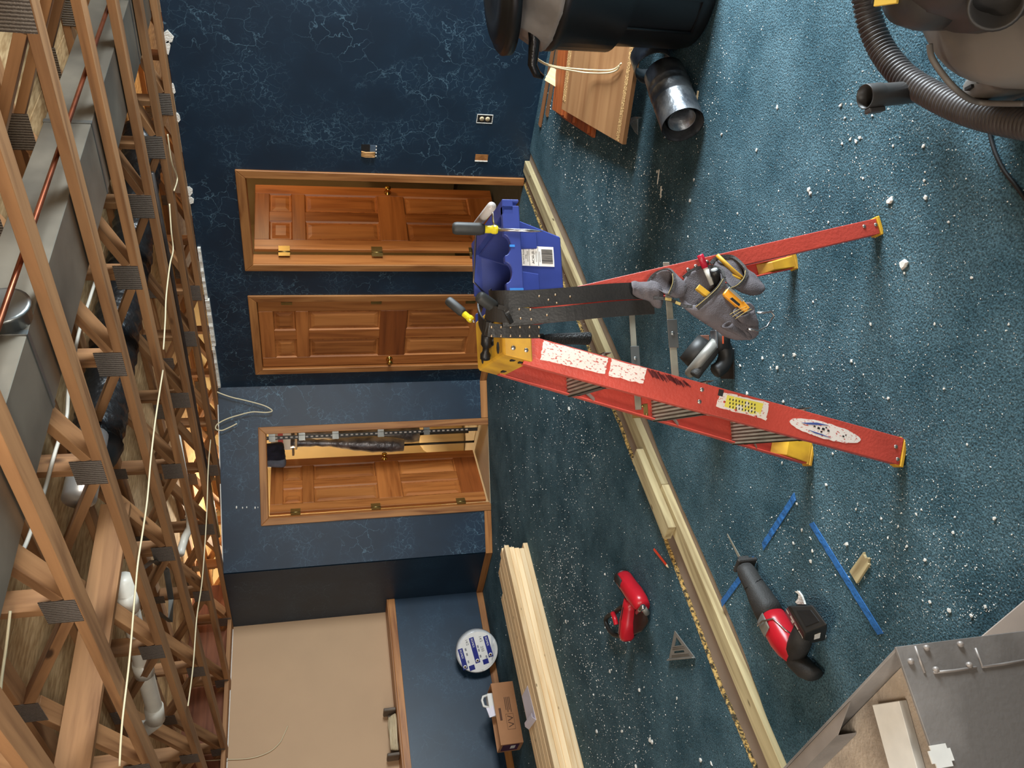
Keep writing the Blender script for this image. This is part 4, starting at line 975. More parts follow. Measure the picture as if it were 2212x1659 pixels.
b = MB(BF); b.poly([(.16, yc-.05*k, .19), (.25, yc-.06*k, .18), (.26, yc-.05*k, .235), (.17, yc-.03*k, .25)], [(0, 1, 2, 3)]); o = b.build('paper_flap', M_paper, pk); m_ = o.modifiers.new('t', 'SOLIDIFY'); m_.thickness = .002
# shrink-wrapped coil of cable leaning on the wall
cc = onp(1045, 1406, (0, 7.20, 0), (0, 1, 0)); cn = V((-.52, -.62, .50)).normalized(); CF = frame(cc, V((0, 0, 1)), z=cn)   # local x = up the face
rc = .198; cc.z += 0
M_wrap = mat('shrink_wrap_white', (214, 214, 214), .25, var=.1, scale=10, bmp=.4, bsc=40); M_nav = mat('navy_print', (36, 46, 134), .4); M_gry = mat('grey_print', (150, 150, 156), .6)
low = min((CF @ V((rc*math.cos(a), rc*math.sin(a), -.085))).z for a in [i*.1 for i in range(63)])
CF = MX.Translation((0, 0, .003-low)) @ CF
cw = thing('cable_coil', 'round shrink-wrapped coil of cable with blue and white label leaning on the wall', 'cable coil', M=CF)
MB(CF).lathe([(rc*.6, -.09), (rc*.92, -.088), (rc, -.07), (rc*1.01, -.02), (rc*.985, .0), (rc*.94, .006), (rc*.2, .0065)], None, 40).build('wrapped_coil', M_wrap, cw)
b = MB(CF)
for i, rr_ in enumerate((.86, .90, .945)): b.tube([(rr_*rc*math.cos(a), rr_*rc*math.sin(a), .006) for a in [math.pi*.55+i*.05+j*.11 for j in range(18)]], .0035, 6)
b.build('cable_turns', M_white, cw)
b = MB(CF); n_ = 40
b.prism([(rc*.93*math.cos(6.283*i/n_), rc*.93*math.sin(6.283*i/n_)) for i in range(n_) if -.80 < math.cos(6.283*i/n_)], .0066, .0076); lbl = b.build('label', M_lab, cw)
LW2 = CF @ rot('Z', 0)
# reading direction of the print: image-down in the photo, i.e. sideways on the leaning face
def imgdir(dx, dy):
    a = onp(1045, 1406, CF.col[3][:3], cn); b_ = onp(1045+dx, 1406+dy, CF.col[3][:3], cn); return (CF.to_3x3().inverted() @ (b_-a)).normalized()
rd = imgdir(3, 10)                       # along the print
ud = V((0, 0, 1)).cross(rd)
PF = CF @ MX(((rd.x, ud.x, 0, 0), (rd.y, ud.y, 0, 0), (0, 0, 1, .0077), (0, 0, 0, 1))) @ MX.Diagonal((1.18, 1.22, 1, 1))
b = MB(PF)
for v, u0, u1 in ((.090, -.10, .075), (-.02, -.125, .085), (-.125, -.07, .10)):
    b = MB(PF); b.box((u0, v-.019, 0), (u1, v+.019, .0008)); st_ = b.build('printed_band', M_nav, lbl)
    text('ROMEX', PF @ MX.Translation((u0+.045, v, .001)), .022, M_lab, lbl)
    b = MB(PF @ MX.Translation((u1-.02, v, .0009))); b.lathe([(.014, 0), (.014, .0008)], None, 16); b.build('printed_disc', M_lab, lbl)
    b = MB(PF @ MX.Translation((u1-.02, v, .0018))); b.lathe([(.008, 0), (.008, .0006)], None, 12); b.build('printed_dot', M_inkb, lbl)
for v, u in ((.04, .095), (-.075, .105)):
    b = MB(PF); b.box((u-.02, v-.022, 0), (u+.02, v+.022, .0008)); b.build('printed_square', M_nav, lbl)
for s_, u, v, z_ in (('14/2', -.09, .047, .028), ('250', -.01, .040, .030), ('14/2', -.10, -.062, .028)):
    text(s_, PF @ MX.Translation((u, v, 0)), z_, M_blk, lbl)
b = MB(PF)
for u, v in ((-.02, .012), (.03, .012), (-.06, -.085), (-.02, -.085), (.04, -.09), (-.05, .012), (.05, .055)): b.box((u, v-.006, 0), (u+.022, v+.006, .0006))
b.build('printed_lines', M_gry, lbl)
# lamp cord wound on a grey bracket, standing on the ledge
lx = onp(850, 1583, (0, 7.55, 0), (0, 1, 0)).x
M_putty = mat('dusty_grey_metal', (112, 98, 84), .6, .2, var=.15)
zl = ZL+.0195
lw = thing('cord_reel', 'grey bracket wound with a pale cord standing on the oak ledge', 'cord reel', loc=(lx, 7.58, zl))
b = MB(); b.box((lx-.20, 7.60, zl), (lx+.20, 7.63, zl+.07)); b.build('bracket_back', M_putty, lw, .004)
for s_ in (-1, 1):
    b = MB(); b.box((lx+s_*.20-.014, 7.50, zl), (lx+s_*.20+.014, 7.64, zl+.11)); b.build('bracket_arm', M_putty, lw, .006)
b = MB(); rr = random.Random(6)
for i in range(7):
    yy = 7.54+.012*i*.6; pts = []
    for j in range(29):
        a = 6.283*j/28; pts.append((lx+.16*math.cos(a)*(1-.02*i), 7.545+.035*math.sin(a)+rr.uniform(-.003, .003)+(i-3)*.004, zl+.012+i*.009+.004*math.sin(a*2+i)))
    b.tube(pts, .0075, 6)
b.build('wound_cord', mat('pale_cord', (206, 186, 150), .6, var=.08), lw)
# stray wires
def wirepts(px, n_, P0): return [onp(x, y, P0, n_) for x, y in px]
wr = lambda name, label, px, n_, P0, r=.004, m_=None: tag(MB().tube(smooth(wirepts(px, n_, P0), 6), r, 6).build(name, m_ or M_wire), label, 'wire')
n3 = -nin; P3 = V((R, Y1, 0))-nin*.05
wr('hanging_wire', 'looped cream cable hanging from the ceiling over the corner of the diagonal wall', [(455, 838), (472, 848), (500, 858), (530, 865), (570, 876), (588, 887), (575, 891), (545, 890), (515, 897), (490, 905), (470, 916), (466, 926), (478, 930), (494, 924), (512, 915)], n3, P3, .006)
wr('stub_wire', 'thin cable poking down from the trusses across the beige wall panel', [(405, 1600), (412, 1625), (432, 1642), (485, 1641), (540, 1638), (580, 1625), (603, 1606), (612, 1590), (622, 1568)], (0, 1, 0), (0, LB-.012, 0), .004)
# outlets on the door wall
def rwp(x, y): return onp(x, y, (R, 0, 0), (1, 0, 0))
c = rwp(1047, 256.5); o_ = thing('wall_outlet', 'bare duplex outlet without cover plate on the blue door wall', 'outlet', loc=c)
b = MB(); b.box((R-.002, c.y-.032, c.z-.055), (R+.05, c.y+.032, c.z+.055)); b.build('box_opening', M_dark, o_)
b = MB()
for q in ((-.034, -.055, -.030, .055), (.030, -.055, .034, .055), (-.034, -.058, .034, -.054), (-.034, .054, .034, .058)): b.box((R-.004, c.y+q[0], c.z+q[1]), (R-.001, c.y+q[2], c.z+q[3]))
b.build('torn_edge', M_gyp, o_)
for dz in (-.021, .021):
    b = MB(); b.lathe([(.017, 0), (.0165, .004)], MX.Translation((R-.002, c.y, c.z+dz)) @ rot('Y', -90), 18); rc_ = b.build('receptacle', mat('almond_plastic', (226, 206, 168), .4), o_)
    b = MB()
    for dy in (-.006, .006): b.box((R-.0068, c.y+dy-.001, c.z+dz-.004), (R-.0058, c.y+dy+.001, c.z+dz+.005))
    b.build('slot', M_dark, rc_)
c = rwp(796, 326); o_ = thing('junction_box', 'open electrical box with copper-coloured wires beside the open door', 'electrical box', loc=c)
b = MB(); b.box((R-.002, c.y-.052, c.z-.052), (R-.001, c.y+.052, c.z+.052)); b.build('box_opening', M_dark, o_)
b = MB(); b.box((R-.004, c.y-.05, c.z-.05), (R-.002, c.y+.01, c.z-.01)); b.build('blue_box', mat('blue_grey_box', (84, 104, 124), .6), o_)
M_ww = mat('bare_wood_and_wire', (216, 164, 104), .6, var=.15)
for i in range(4):
    yy = c.y+.006+i*.0115
    MB().tube([(R-.003, yy, c.z+.05), (R-.012, yy+.002, c.z+.02), (R-.012, yy, c.z-.02-(.02 if i == 3 else 0)), (R-.006, yy+.002, c.z-.045)], .0052, 6).build('wire', M_ww, o_)
b = MB()
for i in range(4): b.box((R-.004, c.y-.045+i*.026, c.z-.058), (R-.001, c.y-.035+i*.026, c.z-.050))
b.build('torn_edge', M_gyp, o_)
c = rwp(1040, 341); o_ = thing('wall_hole', 'small rectangular hole showing bare wood, low beside the open door', 'hole', loc=c)
b = MB(); b.box((R-.0025, c.y-.029, c.z-.048), (R-.0005, c.y+.029, c.z+.048)); b.build('wood_backing', M_oak, o_)
b = MB(); b.box((R-.006, c.y+.021, c.z-.048), (R-.002, c.y+.029, c.z+.048)); b.build('paper_edge', M_gyp, o_)
# specks of drywall mud on the diagonal wall, beside the closet doorway
b = MB(); FW = lambda x, y: onp(x, y, V((R, Y1, 0))-nin*.001, nin)
for x, y, s_ in ((511, 1096, .014), (524, 1097, .010), (533, 1096, .010), (551, 1097, .012), (557, 1096, .007)): b.ball(FW(x, y), s_, 6, None, (1, 1, .5))
o = b.build('trim_8', M_gyp); o['kind'] = 'structure'
# ---------------------------------------------------------------- right side: bin, boards, pipe
M_bin = mat('black_bin_plastic', (28, 28, 29), .38, var=.1, scale=4)
M_bag = mat('grey_bin_bag', (150, 144, 138), .35, var=.15, scale=8, bmp=.5, bsc=14)
bc = V((3.392, 1.168, 0)); bn = thing('trash_can', 'big black plastic trash can with a bag and tilted lid beside the door wall', 'trash can', loc=bc)
hz = .655
MB(MX.Translation(bc)).lathe([(.225, 0), (.258, .012), (.266, .05), (.272, .35), (.298, .372), (.302, hz-.05), (.310, hz-.04), (.310, hz), (.296, hz), (.29, hz-.02), (.262, .36), (.25, .06), (.23, .03)], None, 44).build('bin_body', M_bin, bn)
tc = V((-bc.x, -bc.y, 0)).normalized()
for a in (-28, 28):
    d = rot('Z', a) @ tc; sd = V((-d.y, d.x, 0))
    b = MB(); P = [bc+d*.264+sd*s_*.07+V((0, 0, z_)) for s_, z_ in ((-1, .07), (1, .07), (1, .36), (.6, .40), (-.6, .40), (-1, .36))]
    b.tube(P+[P[0]], .006, 6); b.build('moulded_panel', M_bin, bn)
rg = []
for z_, r_, am in ((hz-.06, .275, 0), (hz+.005, .314, .002), (hz+.02, .304, .006), (hz+.09, .262, .012), (hz+.14, .235, .018)):
    rg.append([(bc.x+(r_+am*math.sin(i*1.7))*math.cos(6.283*i/40), bc.y+(r_+am*math.cos(i*2.3))*math.sin(6.283*i/40), z_+am*math.sin(i*.9)) for i in range(40)])
MB().loft(rg, False, True).build('bin_bag', M_bag, bn)
ld = V((.10, .02, 1)).normalized()
LFm = frame(bc+V((-.0, .04, hz+.155)), (1, 0, 0), z=V((-.20, .10, 1)).normalized())
ldo = MB(LFm).lathe([(.285, 0), (.300, .0), (.302, .035), (.285, .05), (.26, .052), (.25, .066), (.18, .072), (.16, .062), (.001, .062)], None, 44).build('lid', M_bin, bn)
MB(LFm).tube([(-.09, 0, .06), (-.08, 0, .09), (.08, 0, .09), (.09, 0, .06)], .012, 8).build('lid_handle', M_bin, ldo)
# knot of black bag and wires at the bin's edge
kb = onp(1150, 140, bc+V((-.2, .2, 0)), V((bc.x, bc.y, 0)).normalized())
M_bagk = mat('black_bag_film', (26, 26, 27), .3, bmp=.6, bsc=30)
b = MB(); b.tube([kb+V((.04, -.17, .03)), kb+V((.03, -.09, .0)), kb, kb+V((-.015, .03, -.02)), kb+V((-.01, .045, -.05))], [.016, .024, .020, .018, .010], 12); b.build('bag_knot', M_bagk, bn)
def fw(name, label, px, zz, r, m_=None, cat='wire'):
    return tag(MB().tube(smooth([fl(x, y, z_) for (x, y), z_ in zip(px, zz)], 5), r, 6).build(name, m_ or M_wire), label, cat)
lwt = thing('loose_wire', 'pair of bare cream wires trailing from the trash can over the brown board', 'wire', loc=fl(1180, 138, .45))
for px_l, z_l in (([(1148, 118), (1180, 138), (1215, 146), (1260, 150), (1305, 152), (1328, 149), (1342, 137)], (.62, .45, .30, .16, .130, .110, .110)), ([(1150, 122), (1182, 141), (1220, 150), (1265, 157), (1310, 158), (1332, 152), (1338, 142)], (.60, .44, .29, .155, .128, .112, .110))):
    MB().tube(smooth([fl(x, y, z_) for (x, y), z_ in zip(px_l, z_l)], 5), .0042, 6).build('strand', M_wire, lwt)
# stack of reddish boards with a wide brown shelf board on top
M_redw = wood('reddish_shelf_boards', (186, 100, 48), (120, 54, 22), .5, 1.2); M_shelf = wood('brown_veneer_shelf', (178, 132, 88), (146, 100, 62), .55, .5)
M_chip = mat('raw_chipboard', (206, 166, 108), .9, var=.25, scale=60, col2=(160, 116, 70), bmp=.8, bsc=140)
zt_ = .098
a0, a1, a2 = fl(1344, 312, .085), fl(1215, 217, zt_+.026), fl(1397, 80, .085)
# reddish boards: 5 lying flat, ends towards the camera side
s0 = fl(1213, 243); s1 = fl(1276, 283); sx = (s1-s0); sl = sx.length; sx.normalize(); sy = V((-sx.y, sx.x, 0)); sy = sy if sy.y < 0 else -sy
for i in range(5):
    c_ = s0+sx*(sl/2+.02*(i % 2)+.085)+sy*(.42+.012*i)+V((0, 0, .0092+i*.0178))-sx*sl*(0, 0, 0, .21, .34)[i]
    Mf = frame(c_, sy, z=(0, 0, 1))
    hw_ = sl/2*(1, 1, 1, .58, .32)[i]; o = MB().box((-.44, -hw_-.01, -.0086), (.44, hw_+.01, .0086)).build('shelf_board', M_redw, None, .0015, Mf)
    tag(o, 'reddish-brown board %s of the stack under the wide brown shelf' % ('at the very bottom', 'second from the bottom', 'in the middle', 'second from the top', 'at the top')[i], 'board', 'reddish boards stacked by the trash can')
ux = (a0-a1); UL = ux.length; ux.normalize(); uy = (a2-a0); uy = (uy-ux*uy.dot(ux)).normalized(); uz = ux.cross(uy); 
if uz.z < 0: uz = -uz
cen = a1+ux*UL/2
BF2 = frame(cen, uy, z=uz); hw = UL/2; kk = 1 if V(BF2.col[1][:3]).dot(ux) > 0 else -1
sh = thing('wide_shelf', 'wide brown wood-grained shelf board with raw chipboard strips lying on the stack', 'board', M=BF2)
ln_ = .72
skew = .10*0
b = MB(BF2); b.prism([(-.05, -hw*kk), (ln_, -hw*kk), (ln_, hw*kk), (.0, hw*kk)], -.022, 0); b.build('shelf_panel', M_shelf, sh, .001)
for u0, u1 in ((-hw+.004, -hw+.055), (hw-.085, hw-.045)):
    y0, y1 = sorted((u0*kk, u1*kk)); b = MB(BF2); b.box((-.0, y0, .0002), (ln_, y1, .0018)); b.build('chipboard_strip', M_chip, sh)
# white wood block and long brown trim strips by the wall
g0 = fl(1184, 166, .045); 
blk = beam('wood_block', fl(1226, 184, .022), fl(1186, 160, .115), .089, .038, M_pine, None, up=(-.55, -.35, .5)); tag(blk, 'short pale offcut of two-by-four leaning behind the brown boards', 'lumber')
M_trim = wood('brown_door_trim', (150, 104, 68), (112, 72, 44), .5, 1)
for lab, p, q, zz in (('longer brown trim strip lying on the carpet along the door wall', (1166, 272), (1196, 100), .010), ('shorter brown trim strip lying beside the longer one by the wall', (1181, 250), (1206, 100), .008)):
    tag(beam('trim_strip', fl(*p, zz), fl(*q, zz), .045, .014, M_trim, None), lab, 'trim')
# galvanized pipe
p1 = fl(1475, 270, .092); p0 = fl(1435, 160, .092); dv = (p0-p1).normalized(); L_ = (p0-p1).length
GF_ = frame(p1, dv, z=(0, 0, 1)) @ rot('Y', 90)
M_zinc = mat('spangled_galvanized', (176, 178, 180), .36, .85, var=.25, scale=16, col2=(112, 116, 122), bmp=.15, bsc=60)
gp = thing('duct_pipe', 'short galvanized steel duct pipe lying on the carpet, open end towards the camera', 'pipe', M=GF_)
rp = .090
MB(GF_).lathe([(rp, 0), (rp, L_*.42), (rp*1.012, L_*.43), (rp, L_*.44), (rp, L_*.60), (rp*1.02, L_*.61), (rp*1.0, L_*.63), (rp, L_*.72), (rp*1.02, L_*.73), (rp, L_*.75), (rp*.98, L_), (rp*.94, L_), (rp*.955, L_*.5), (rp*.955, .01), (rp*.97, 0)], None, 44, cap=False).build('outer_pipe', M_zinc, gp)
MB(GF_).lathe([(rp*.66, .03), (rp*.66, L_*.9), (rp*.62, L_*.9), (rp*.62, .03), (rp*.66, .03)], MX.Translation((.004, 0, -.0)), 36, cap=False).build('inner_sleeve', M_zinc, gp)
MB(GF_).lathe([(rp*.94, .20), (.002, .20)], None, 36, cap=False).build('dark_disc', M_dark, gp)  # near-black disc stands in for the shade inside the open pipe
b = MB(GF_); b.tube([(rp*1.0*math.cos(2.2), rp*1.0*math.sin(2.2), z_) for z_ in (0, L_)], .003, 6); b.build('lock_seam', M_zinc, gp)
b = MB(); rr = random.Random(3); q = fl(1450, 118, .05)
c0 = fl(1428, 118, .07)
rc0 = bc+(V((c0.x, c0.y, 0))-bc).normalized()*.372; fr_ = thing('duct_elbow', 'cut round duct piece standing between the trash can and the galvanized pipe', 'pipe', loc=(rc0.x, rc0.y, 0))
MB(frame((rc0.x, rc0.y, .088), dv, z=(0, 0, 1)) @ rot('Y', 90)).lathe([(.086, 0), (.086, .10), (.082, .10), (.082, 0), (.086, 0)], None, 32, cap=False).build('ring', M_zinc, fr_)
b = MB(); cs = [fl(*p_, .004) for p_ in ((1366, 254), (1376, 252), (1388, 253), (1379, 258), (1378, 292), (1370, 285), (1362, 268))]
b.poly([tuple(p_) for p_ in cs]+[(p_.x, p_.y, .010+.01*math.sin(i)) for i, p_ in enumerate(cs)], [tuple(range(6, -1, -1)), tuple(range(7, 14))]+[(i, (i+1) % 7, 7+(i+1) % 7, 7+i) for i in range(7)])
M_clear = mat('clear_plastic_scrap', (170, 180, 182), .15, var=.05, trans=.55)
tag(b.build('plastic_scrap', M_clear), 'clear plastic scrap on the carpet beside the brown shelf board', 'scrap')
# ---------------------------------------------------------------- shop vacuum
M_tank = mat('dusty_dark_tank', (124, 118, 111), .5, var=.18, scale=5, col2=(88, 83, 79)); M_head = mat('vac_head_plastic', (66, 63, 61), .42, var=.15, scale=6)
M_hose = mat('ribbed_hose', (72, 66, 64), .42, var=.15, scale=30)
vc = V((1.50, .33, 0)); VF = MX.Translation(vc)
vac = thing('shop_vacuum', 'dark grey wet-dry shop vacuum on the carpet at the right edge', 'vacuum', M=VF)
MB(VF).lathe([(.20, .03), (.285, .04), (.315, .05), (.318, .22), (.312, .27), (.29, .30), (.23, .325), (.10, .34)], None, 48).build('tank', M_tank, vac)
MB(VF).lathe([(.215, .325), (.222, .335), (.222, .362), (.20, .372), (.19, .44), (.165, .475), (.10, .49), (.001, .495)], None, 40).build('motor_head', M_head, vac)
b = MB(VF)
dcam = (CAM-vc); dcam.z = 0; dcam.normalize(); ang = math.atan2(dcam.y, dcam.x)
for a in (-1.9, -.2, .75, 2.2):
    d = V((math.cos(ang+a), math.sin(ang+a), 0)); b = MB(VF @ rot('Z', math.degrees(ang+a)))
    b.loft([[(.25, -.06, z0), (.36, -.045, z0), (.385, 0, z0), (.36, .045, z0), (.25, .06, z0)] for z0 in (.035, .10)]+[[(.25, -.05, .17), (.34, -.03, .14), (.36, 0, .13), (.34, .03, .14), (.25, .05, .17)]], True, True)
    ch = b.build('caster_housing', M_head, vac, .006)
    MB(VF @ rot('Z', math.degrees(ang+a))).cyl((.345, -.012, .022), (.345, .012, .022), .022).build('caster_wheel', M_black, ch)
ip = fl(2154, 0, .40); ii = V((ip.x, ip.y, .40)); dirp = (CAM-ii+V((0, .55, -.25))).normalized()
b = MB(frame(ii-dirp*.10, dirp, z=(0, 0, 1)) @ rot('Y', 90)); b.lathe([(.046, 0), (.044, .10), (.048, .105), (.048, .125), (.040, .125), (.038, .02), (.001, .02)], None, 28); b.build('inlet_port', M_head, vac)
lq = fl(1945, -2, .46); 
sb_ = frame(V((lq.x, lq.y, .47)), rot('Z', 35) @ V((0, 1, 0)), z=V((-.45, .05, .9)).normalized())
mh2 = MB(VF); q = VF.inverted() @ V((lq.x+.02, lq.y-.04, .40)); mh2.lathe([(.095, -.06), (.10, 0), (.092, .045), (.06, .065), (.001, .07)], MX.Translation(q), 28); mh2.build('motor_cover', M_head, vac)
ys = MB(frame(V((lq.x+.004, lq.y-.012, .473)), rot('Z', 30) @ V((0, 1, 0)), z=V((-.35, .10, .93)).normalized())); ys.box((-.022, -.05, -.006), (.022, .004, .0015)); yl = ys.build('warning_label', mat('yellow_label', (240, 196, 80), .5, var=.05), vac, .001)
b = MB(WM[yl])
for i in range(4): b.box((-.018, -.034+i*.008, .001), (.016-.006*(i % 2), -.0305+i*.008, .003))
b.build('printed_lines', M_blk, yl)
MB().tube(smooth([fl(x, y, z_) for x, y, z_ in ((2008, 96, .345), (2012, 122, .342), (2030, 152, .325), (2058, 186, .30), (2090, 212, .25), (2120, 222, .21), (2170, 224, .20), (2212, 224, .19))], 5), .0065, 6).build('power_cord', M_tank, vac)
fw('extension_cord', 'thin black cord running across the carpet from the vacuum hose', [(2138, 285), (2142, 305), (2152, 335), (2170, 370), (2195, 402), (2216, 432)], (.006,)*6, .005, M_black, 'cord')
hs_ = thing('vacuum_hose', 'ribbed black vacuum hose curving around the tank', 'hose', loc=fl(1960, 170, .12))
hp = smooth([fl(x, y, z_) for x, y, z_ in ((1862, -40, .19), (1870, 0, .17), (1882, 55, .15), (1908, 112, .13), (1952, 165, .12), (2010, 203, .115), (2080, 236, .115), (2150, 256, .12), (2215, 268, .13), (2290, 280, .14))], 60)
# resample at equal steps
acc = [0]
for a, c_ in zip(hp[:-1], hp[1:]): acc.append(acc[-1]+(c_-a).length)
tot = acc[-1]; nst = int(tot/.0032); q = []; j = 0
for i in range(nst+1):
    s_ = tot*i/nst
    while j < len(acc)-2 and acc[j+1] < s_: j += 1
    u = (s_-acc[j])/max(1e-9, acc[j+1]-acc[j]); q.append(hp[j].lerp(hp[j+1], u))
MB().tube(q, [.0345 if i % 4 in (0, 1) else (.0325 if i % 4 == 2 else .0295) for i in range(len(q))], 18).build('ribbed_tube', M_hose, hs_)
n0, n1 = fl(1868, 209, .26), fl(2010, 195, .055); NFm = frame(n0, n1-n0, z=(0, 0, 1)) @ rot('Y', 90); nl = (n1-n0).length
nz = thing('vacuum_wand', 'open-ended black vacuum wand standing behind the ribbed hose', 'vacuum wand', M=NFm)
MB(NFm).lathe([(.030, 0), (.031, .002), (.031, .045), (.0285, .05), (.027, nl), (.023, nl), (.0265, .04), (.0275, 0), (.030, 0)], None, 28, cap=False).build('wand_tube', M_head, nz)
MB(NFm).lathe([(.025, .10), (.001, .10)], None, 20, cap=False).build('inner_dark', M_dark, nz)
b = MB(NFm); cd = (NFm.to_3x3().inverted() @ (-Rt)).normalized(); ca = math.degrees(math.atan2(cd.y, cd.x)); b.F = NFm @ rot('Z', ca)
b.box((.030, -.012, .0), (.042, .012, .05)); b.build('latch_clip', M_head, nz, .003)
# ---------------------------------------------------------------- steel stove on its hearth
M_steel = mat('painted_stove_steel', (158, 152, 147), .55, .05, var=.25, scale=2.2, col2=(92, 87, 83), bmp=.1, bsc=90); M_ash = mat('dusty_stove_top', (184, 170, 154), .8, var=.2, scale=5, col2=(124, 113, 102), bmp=.3, bsc=120)
M_fb = mat('white_gasket_board', (206, 204, 198), .8, var=.05, scale=20); M_hearth = mat('hearth_tile', (186, 172, 160), .6, var=.1, scale=4)
hp_ = MB().box((-1.2, -.3, 0), (.688, 2.35, .012)).build('hearth_pad', M_hearth, None, .004); tag(hp_, 'flat tan hearth pad on the carpet under the metal stove', 'hearth')
ZT = .62; K = fl(1935, 1397, ZT); e1 = (fl(1690, 1659, ZT)-K).normalized(); e2 = (fl(2010, 1612, ZT)-K).normalized()
SF = frame(K-V((0, 0, ZT)), e2, z=(0, 0, 1)); fn = V((e2.y, -e2.x, 0)); fn = fn if fn.y < 0 else -fn       # front faces the camera
M_scuff = mat('scuffed_steel', (148, 140, 134), .5, .4)
sv = thing('wood_stove', 'open-topped grey steel stove box with a dusty inside at the lower left', 'stove', loc=(K.x-.3, K.y+.4, .012))
kb1 = K+e1*.95; kl = K+e2*.85; klb = kb1+e2*.50
def plate(name, a, c_, z0, z1, t=.006, inw=None, m_=M_steel):
    d = (c_-a); d.z = 0; d.normalize(); n_ = V((-d.y, d.x, 0)); n_ = n_ if n_.dot(inw) > 0 else -n_
    b = MB(); P = [a, c_, c_+n_*t, a+n_*t]; b.prism([(p_.x, p_.y) for p_ in P], z0, z1); return b.build(name, m_, sv, .001)
mid_ = (K+klb)/2
fp = plate('front_plate', K, kl, .10, ZT, .006, mid_-K); plate('side_plate', K+e1*.006, kb1, .10, ZT-.001, .005, mid_-K-e1*.2)
plate('side_plate', kl+e1*.01, klb, .10, ZT-.001, .005, mid_-kl); plate('back_plate', kb1, klb, .10, ZT-.001, .005, mid_-kb1)
def inset(P, q): c_ = sum((V(p_) for p_ in P), V((0, 0, 0)))/len(P); return [V(p_)+(c_-V(p_)).normalized()*q for p_ in P]
Q = inset([K, kl, klb, kb1], .012)
b = MB(); b.prism([(p_.x, p_.y) for p_ in Q], ZT-.058, ZT-.050); b.build('inner_shelf', M_ash, sv)
b = MB(); b.prism([(p_.x, p_.y) for p_ in [K, kl, klb, kb1]], .094, .10); b.build('base_plate', M_steel, sv)
fi = V((e1.y, -e1.x, 0)); fi = fi if fi.x < 0 else -fi
b = MB(); P = [K+e1*.21+fi*.006, kb1-e1*.02+fi*.006, kb1-e1*.02+fi*.034, K+e1*.30+fi*.034]; b.prism([(p_.x, p_.y) for p_ in P], ZT-.006, ZT-.003)
o = b.build('side_flange', M_scuff, sv)
b = MB(); P = [K+e1*.30+fi*.034, kb1-e1*.02+fi*.034, kb1-e1*.02+fi*.037, K+e1*.31+fi*.037]; b.prism([(p_.x, p_.y) for p_ in P], ZT-.048, ZT-.003); b.build('flange_lip', M_steel, o)
g = [fl(x, y, ZT-.045) for x, y in ((1896, 1521), (1954, 1512), (1999, 1675), (1938, 1675))]
b = MB(); b.prism([(p_.x, p_.y) for p_ in g], ZT-.0498, ZT-.032); o = b.build('white_board', M_fb, sv, .001); o['label'] = 'white insulation strip lying in the stove'
for p_ in inset([K, kl, klb, kb1], .08):
    MB().box((p_.x-.03, p_.y-.03, .0125), (p_.x+.03, p_.y+.03, .094)).build('leg', M_steel, sv, .003)
fpl = lambda x, y: onp(x, y, K, fn)
def bead(px):
    P = [fpl(*p_)+fn*.001 for p_ in px]; MB().tube(P, .0026, 6).build('weld_bead', M_scuff, sv)
bead([(1976, 1396), (1984, 1420), (1997, 1454)]); bead([(2016, 1453), (2060, 1449), (2108, 1442)]); bead([(2106, 1400), (2121, 1441), (2165, 1435), (2212, 1427)])
for x, y in ((2000, 1400), (2073, 1392), (1966, 1429), (2020, 1447), (2092, 1437)):
    p_ = fpl(x, y)+fn*.002; MB().ball((p_.x, p_.y, p_.z), .006, 8).build('bolt_head', M_scuff, sv)
TF2 = frame(fpl(2031, 1633)+fn*.0005, e2, z=fn)
b = MB(TF2); b.prism([(-.018, -.016), (-.010, -.016), (-.010, -.022), (.010, -.022), (.010, -.016), (.018, -.016), (.018, .016), (.010, .016), (.010, .022), (-.010, .022), (-.010, .016), (-.018, .016)], 0, .003); o = b.build('white_tag', M_fb, sv); o['label'] = 'small white notched plate'
# ---------------------------------------------------------------- power tools and small things on the carpet
M_mred = mat('glossy_red_plastic', (196, 30, 44), .3, var=.08, scale=10); M_drub = mat('dark_rubber', (48, 46, 44), .65, var=.15, scale=20, bmp=.2, bsc=200)
M_blk2 = mat('dusty_black_plastic', (40, 39, 38), .5, var=.2, scale=14); M_mag = mat('grey_magnesium', (146, 143, 136), .45, .35, var=.1)
def along(name, m_, parent, F, secs, seg=18, sub=0, bev=0, sq=2.6):
    """loft of rounded-square sections (x, half-width y, half-height z, yc, zc)"""
    R_ = []
    for x, hy, hz_, yc, zc in secs:
        r = []
        for i in range(seg):
            a = 6.283*(i+.5)/seg; c_, s_ = math.cos(a), math.sin(a); k = (abs(c_)**sq+abs(s_)**sq)**(-1/sq)
            r.append((x, yc+hy*c_*k, zc+hz_*s_*k))
        R_.append(r)
    return MB(F).loft(R_).build(name, m_, parent, bev, sub=sub)
# reciprocating saw
r0, r1 = fl(1606, 1223, .055), fl(1688, 1372, .055); dx = (r1-r0); rl = dx.length
RF = frame(r0, dx, z=(0, 0, 1)); sy_ = 1 if (RF.inverted() @ fl(1741, 1351, .05)).y > 0 else -1
rs = thing('reciprocating_saw', 'red and black cordless reciprocating saw lying on the carpet', 'power saw', M=RF)
k = rl/.42
along('gear_boot', M_drub, rs, RF, [(.005, .026, .030, 0, 0), (.03, .032, .034, 0, 0), (.09, .034, .036, 0, 0), (.14, .040, .042, 0, 0), (.20, .048, .046, 0, 0), (.235, .047, .046, 0, 0)])
b = MB(RF)
for x_ in (.10, .165): b.tube([(x_+.01*math.sin(a*2), (.036+.06*(x_-.09))*math.cos(a), (.038+.06*(x_-.09))*math.sin(a)) for a in [6.283*i/20 for i in range(21)]], .0016, 5)
b.build('boot_seam', M_black, rs)
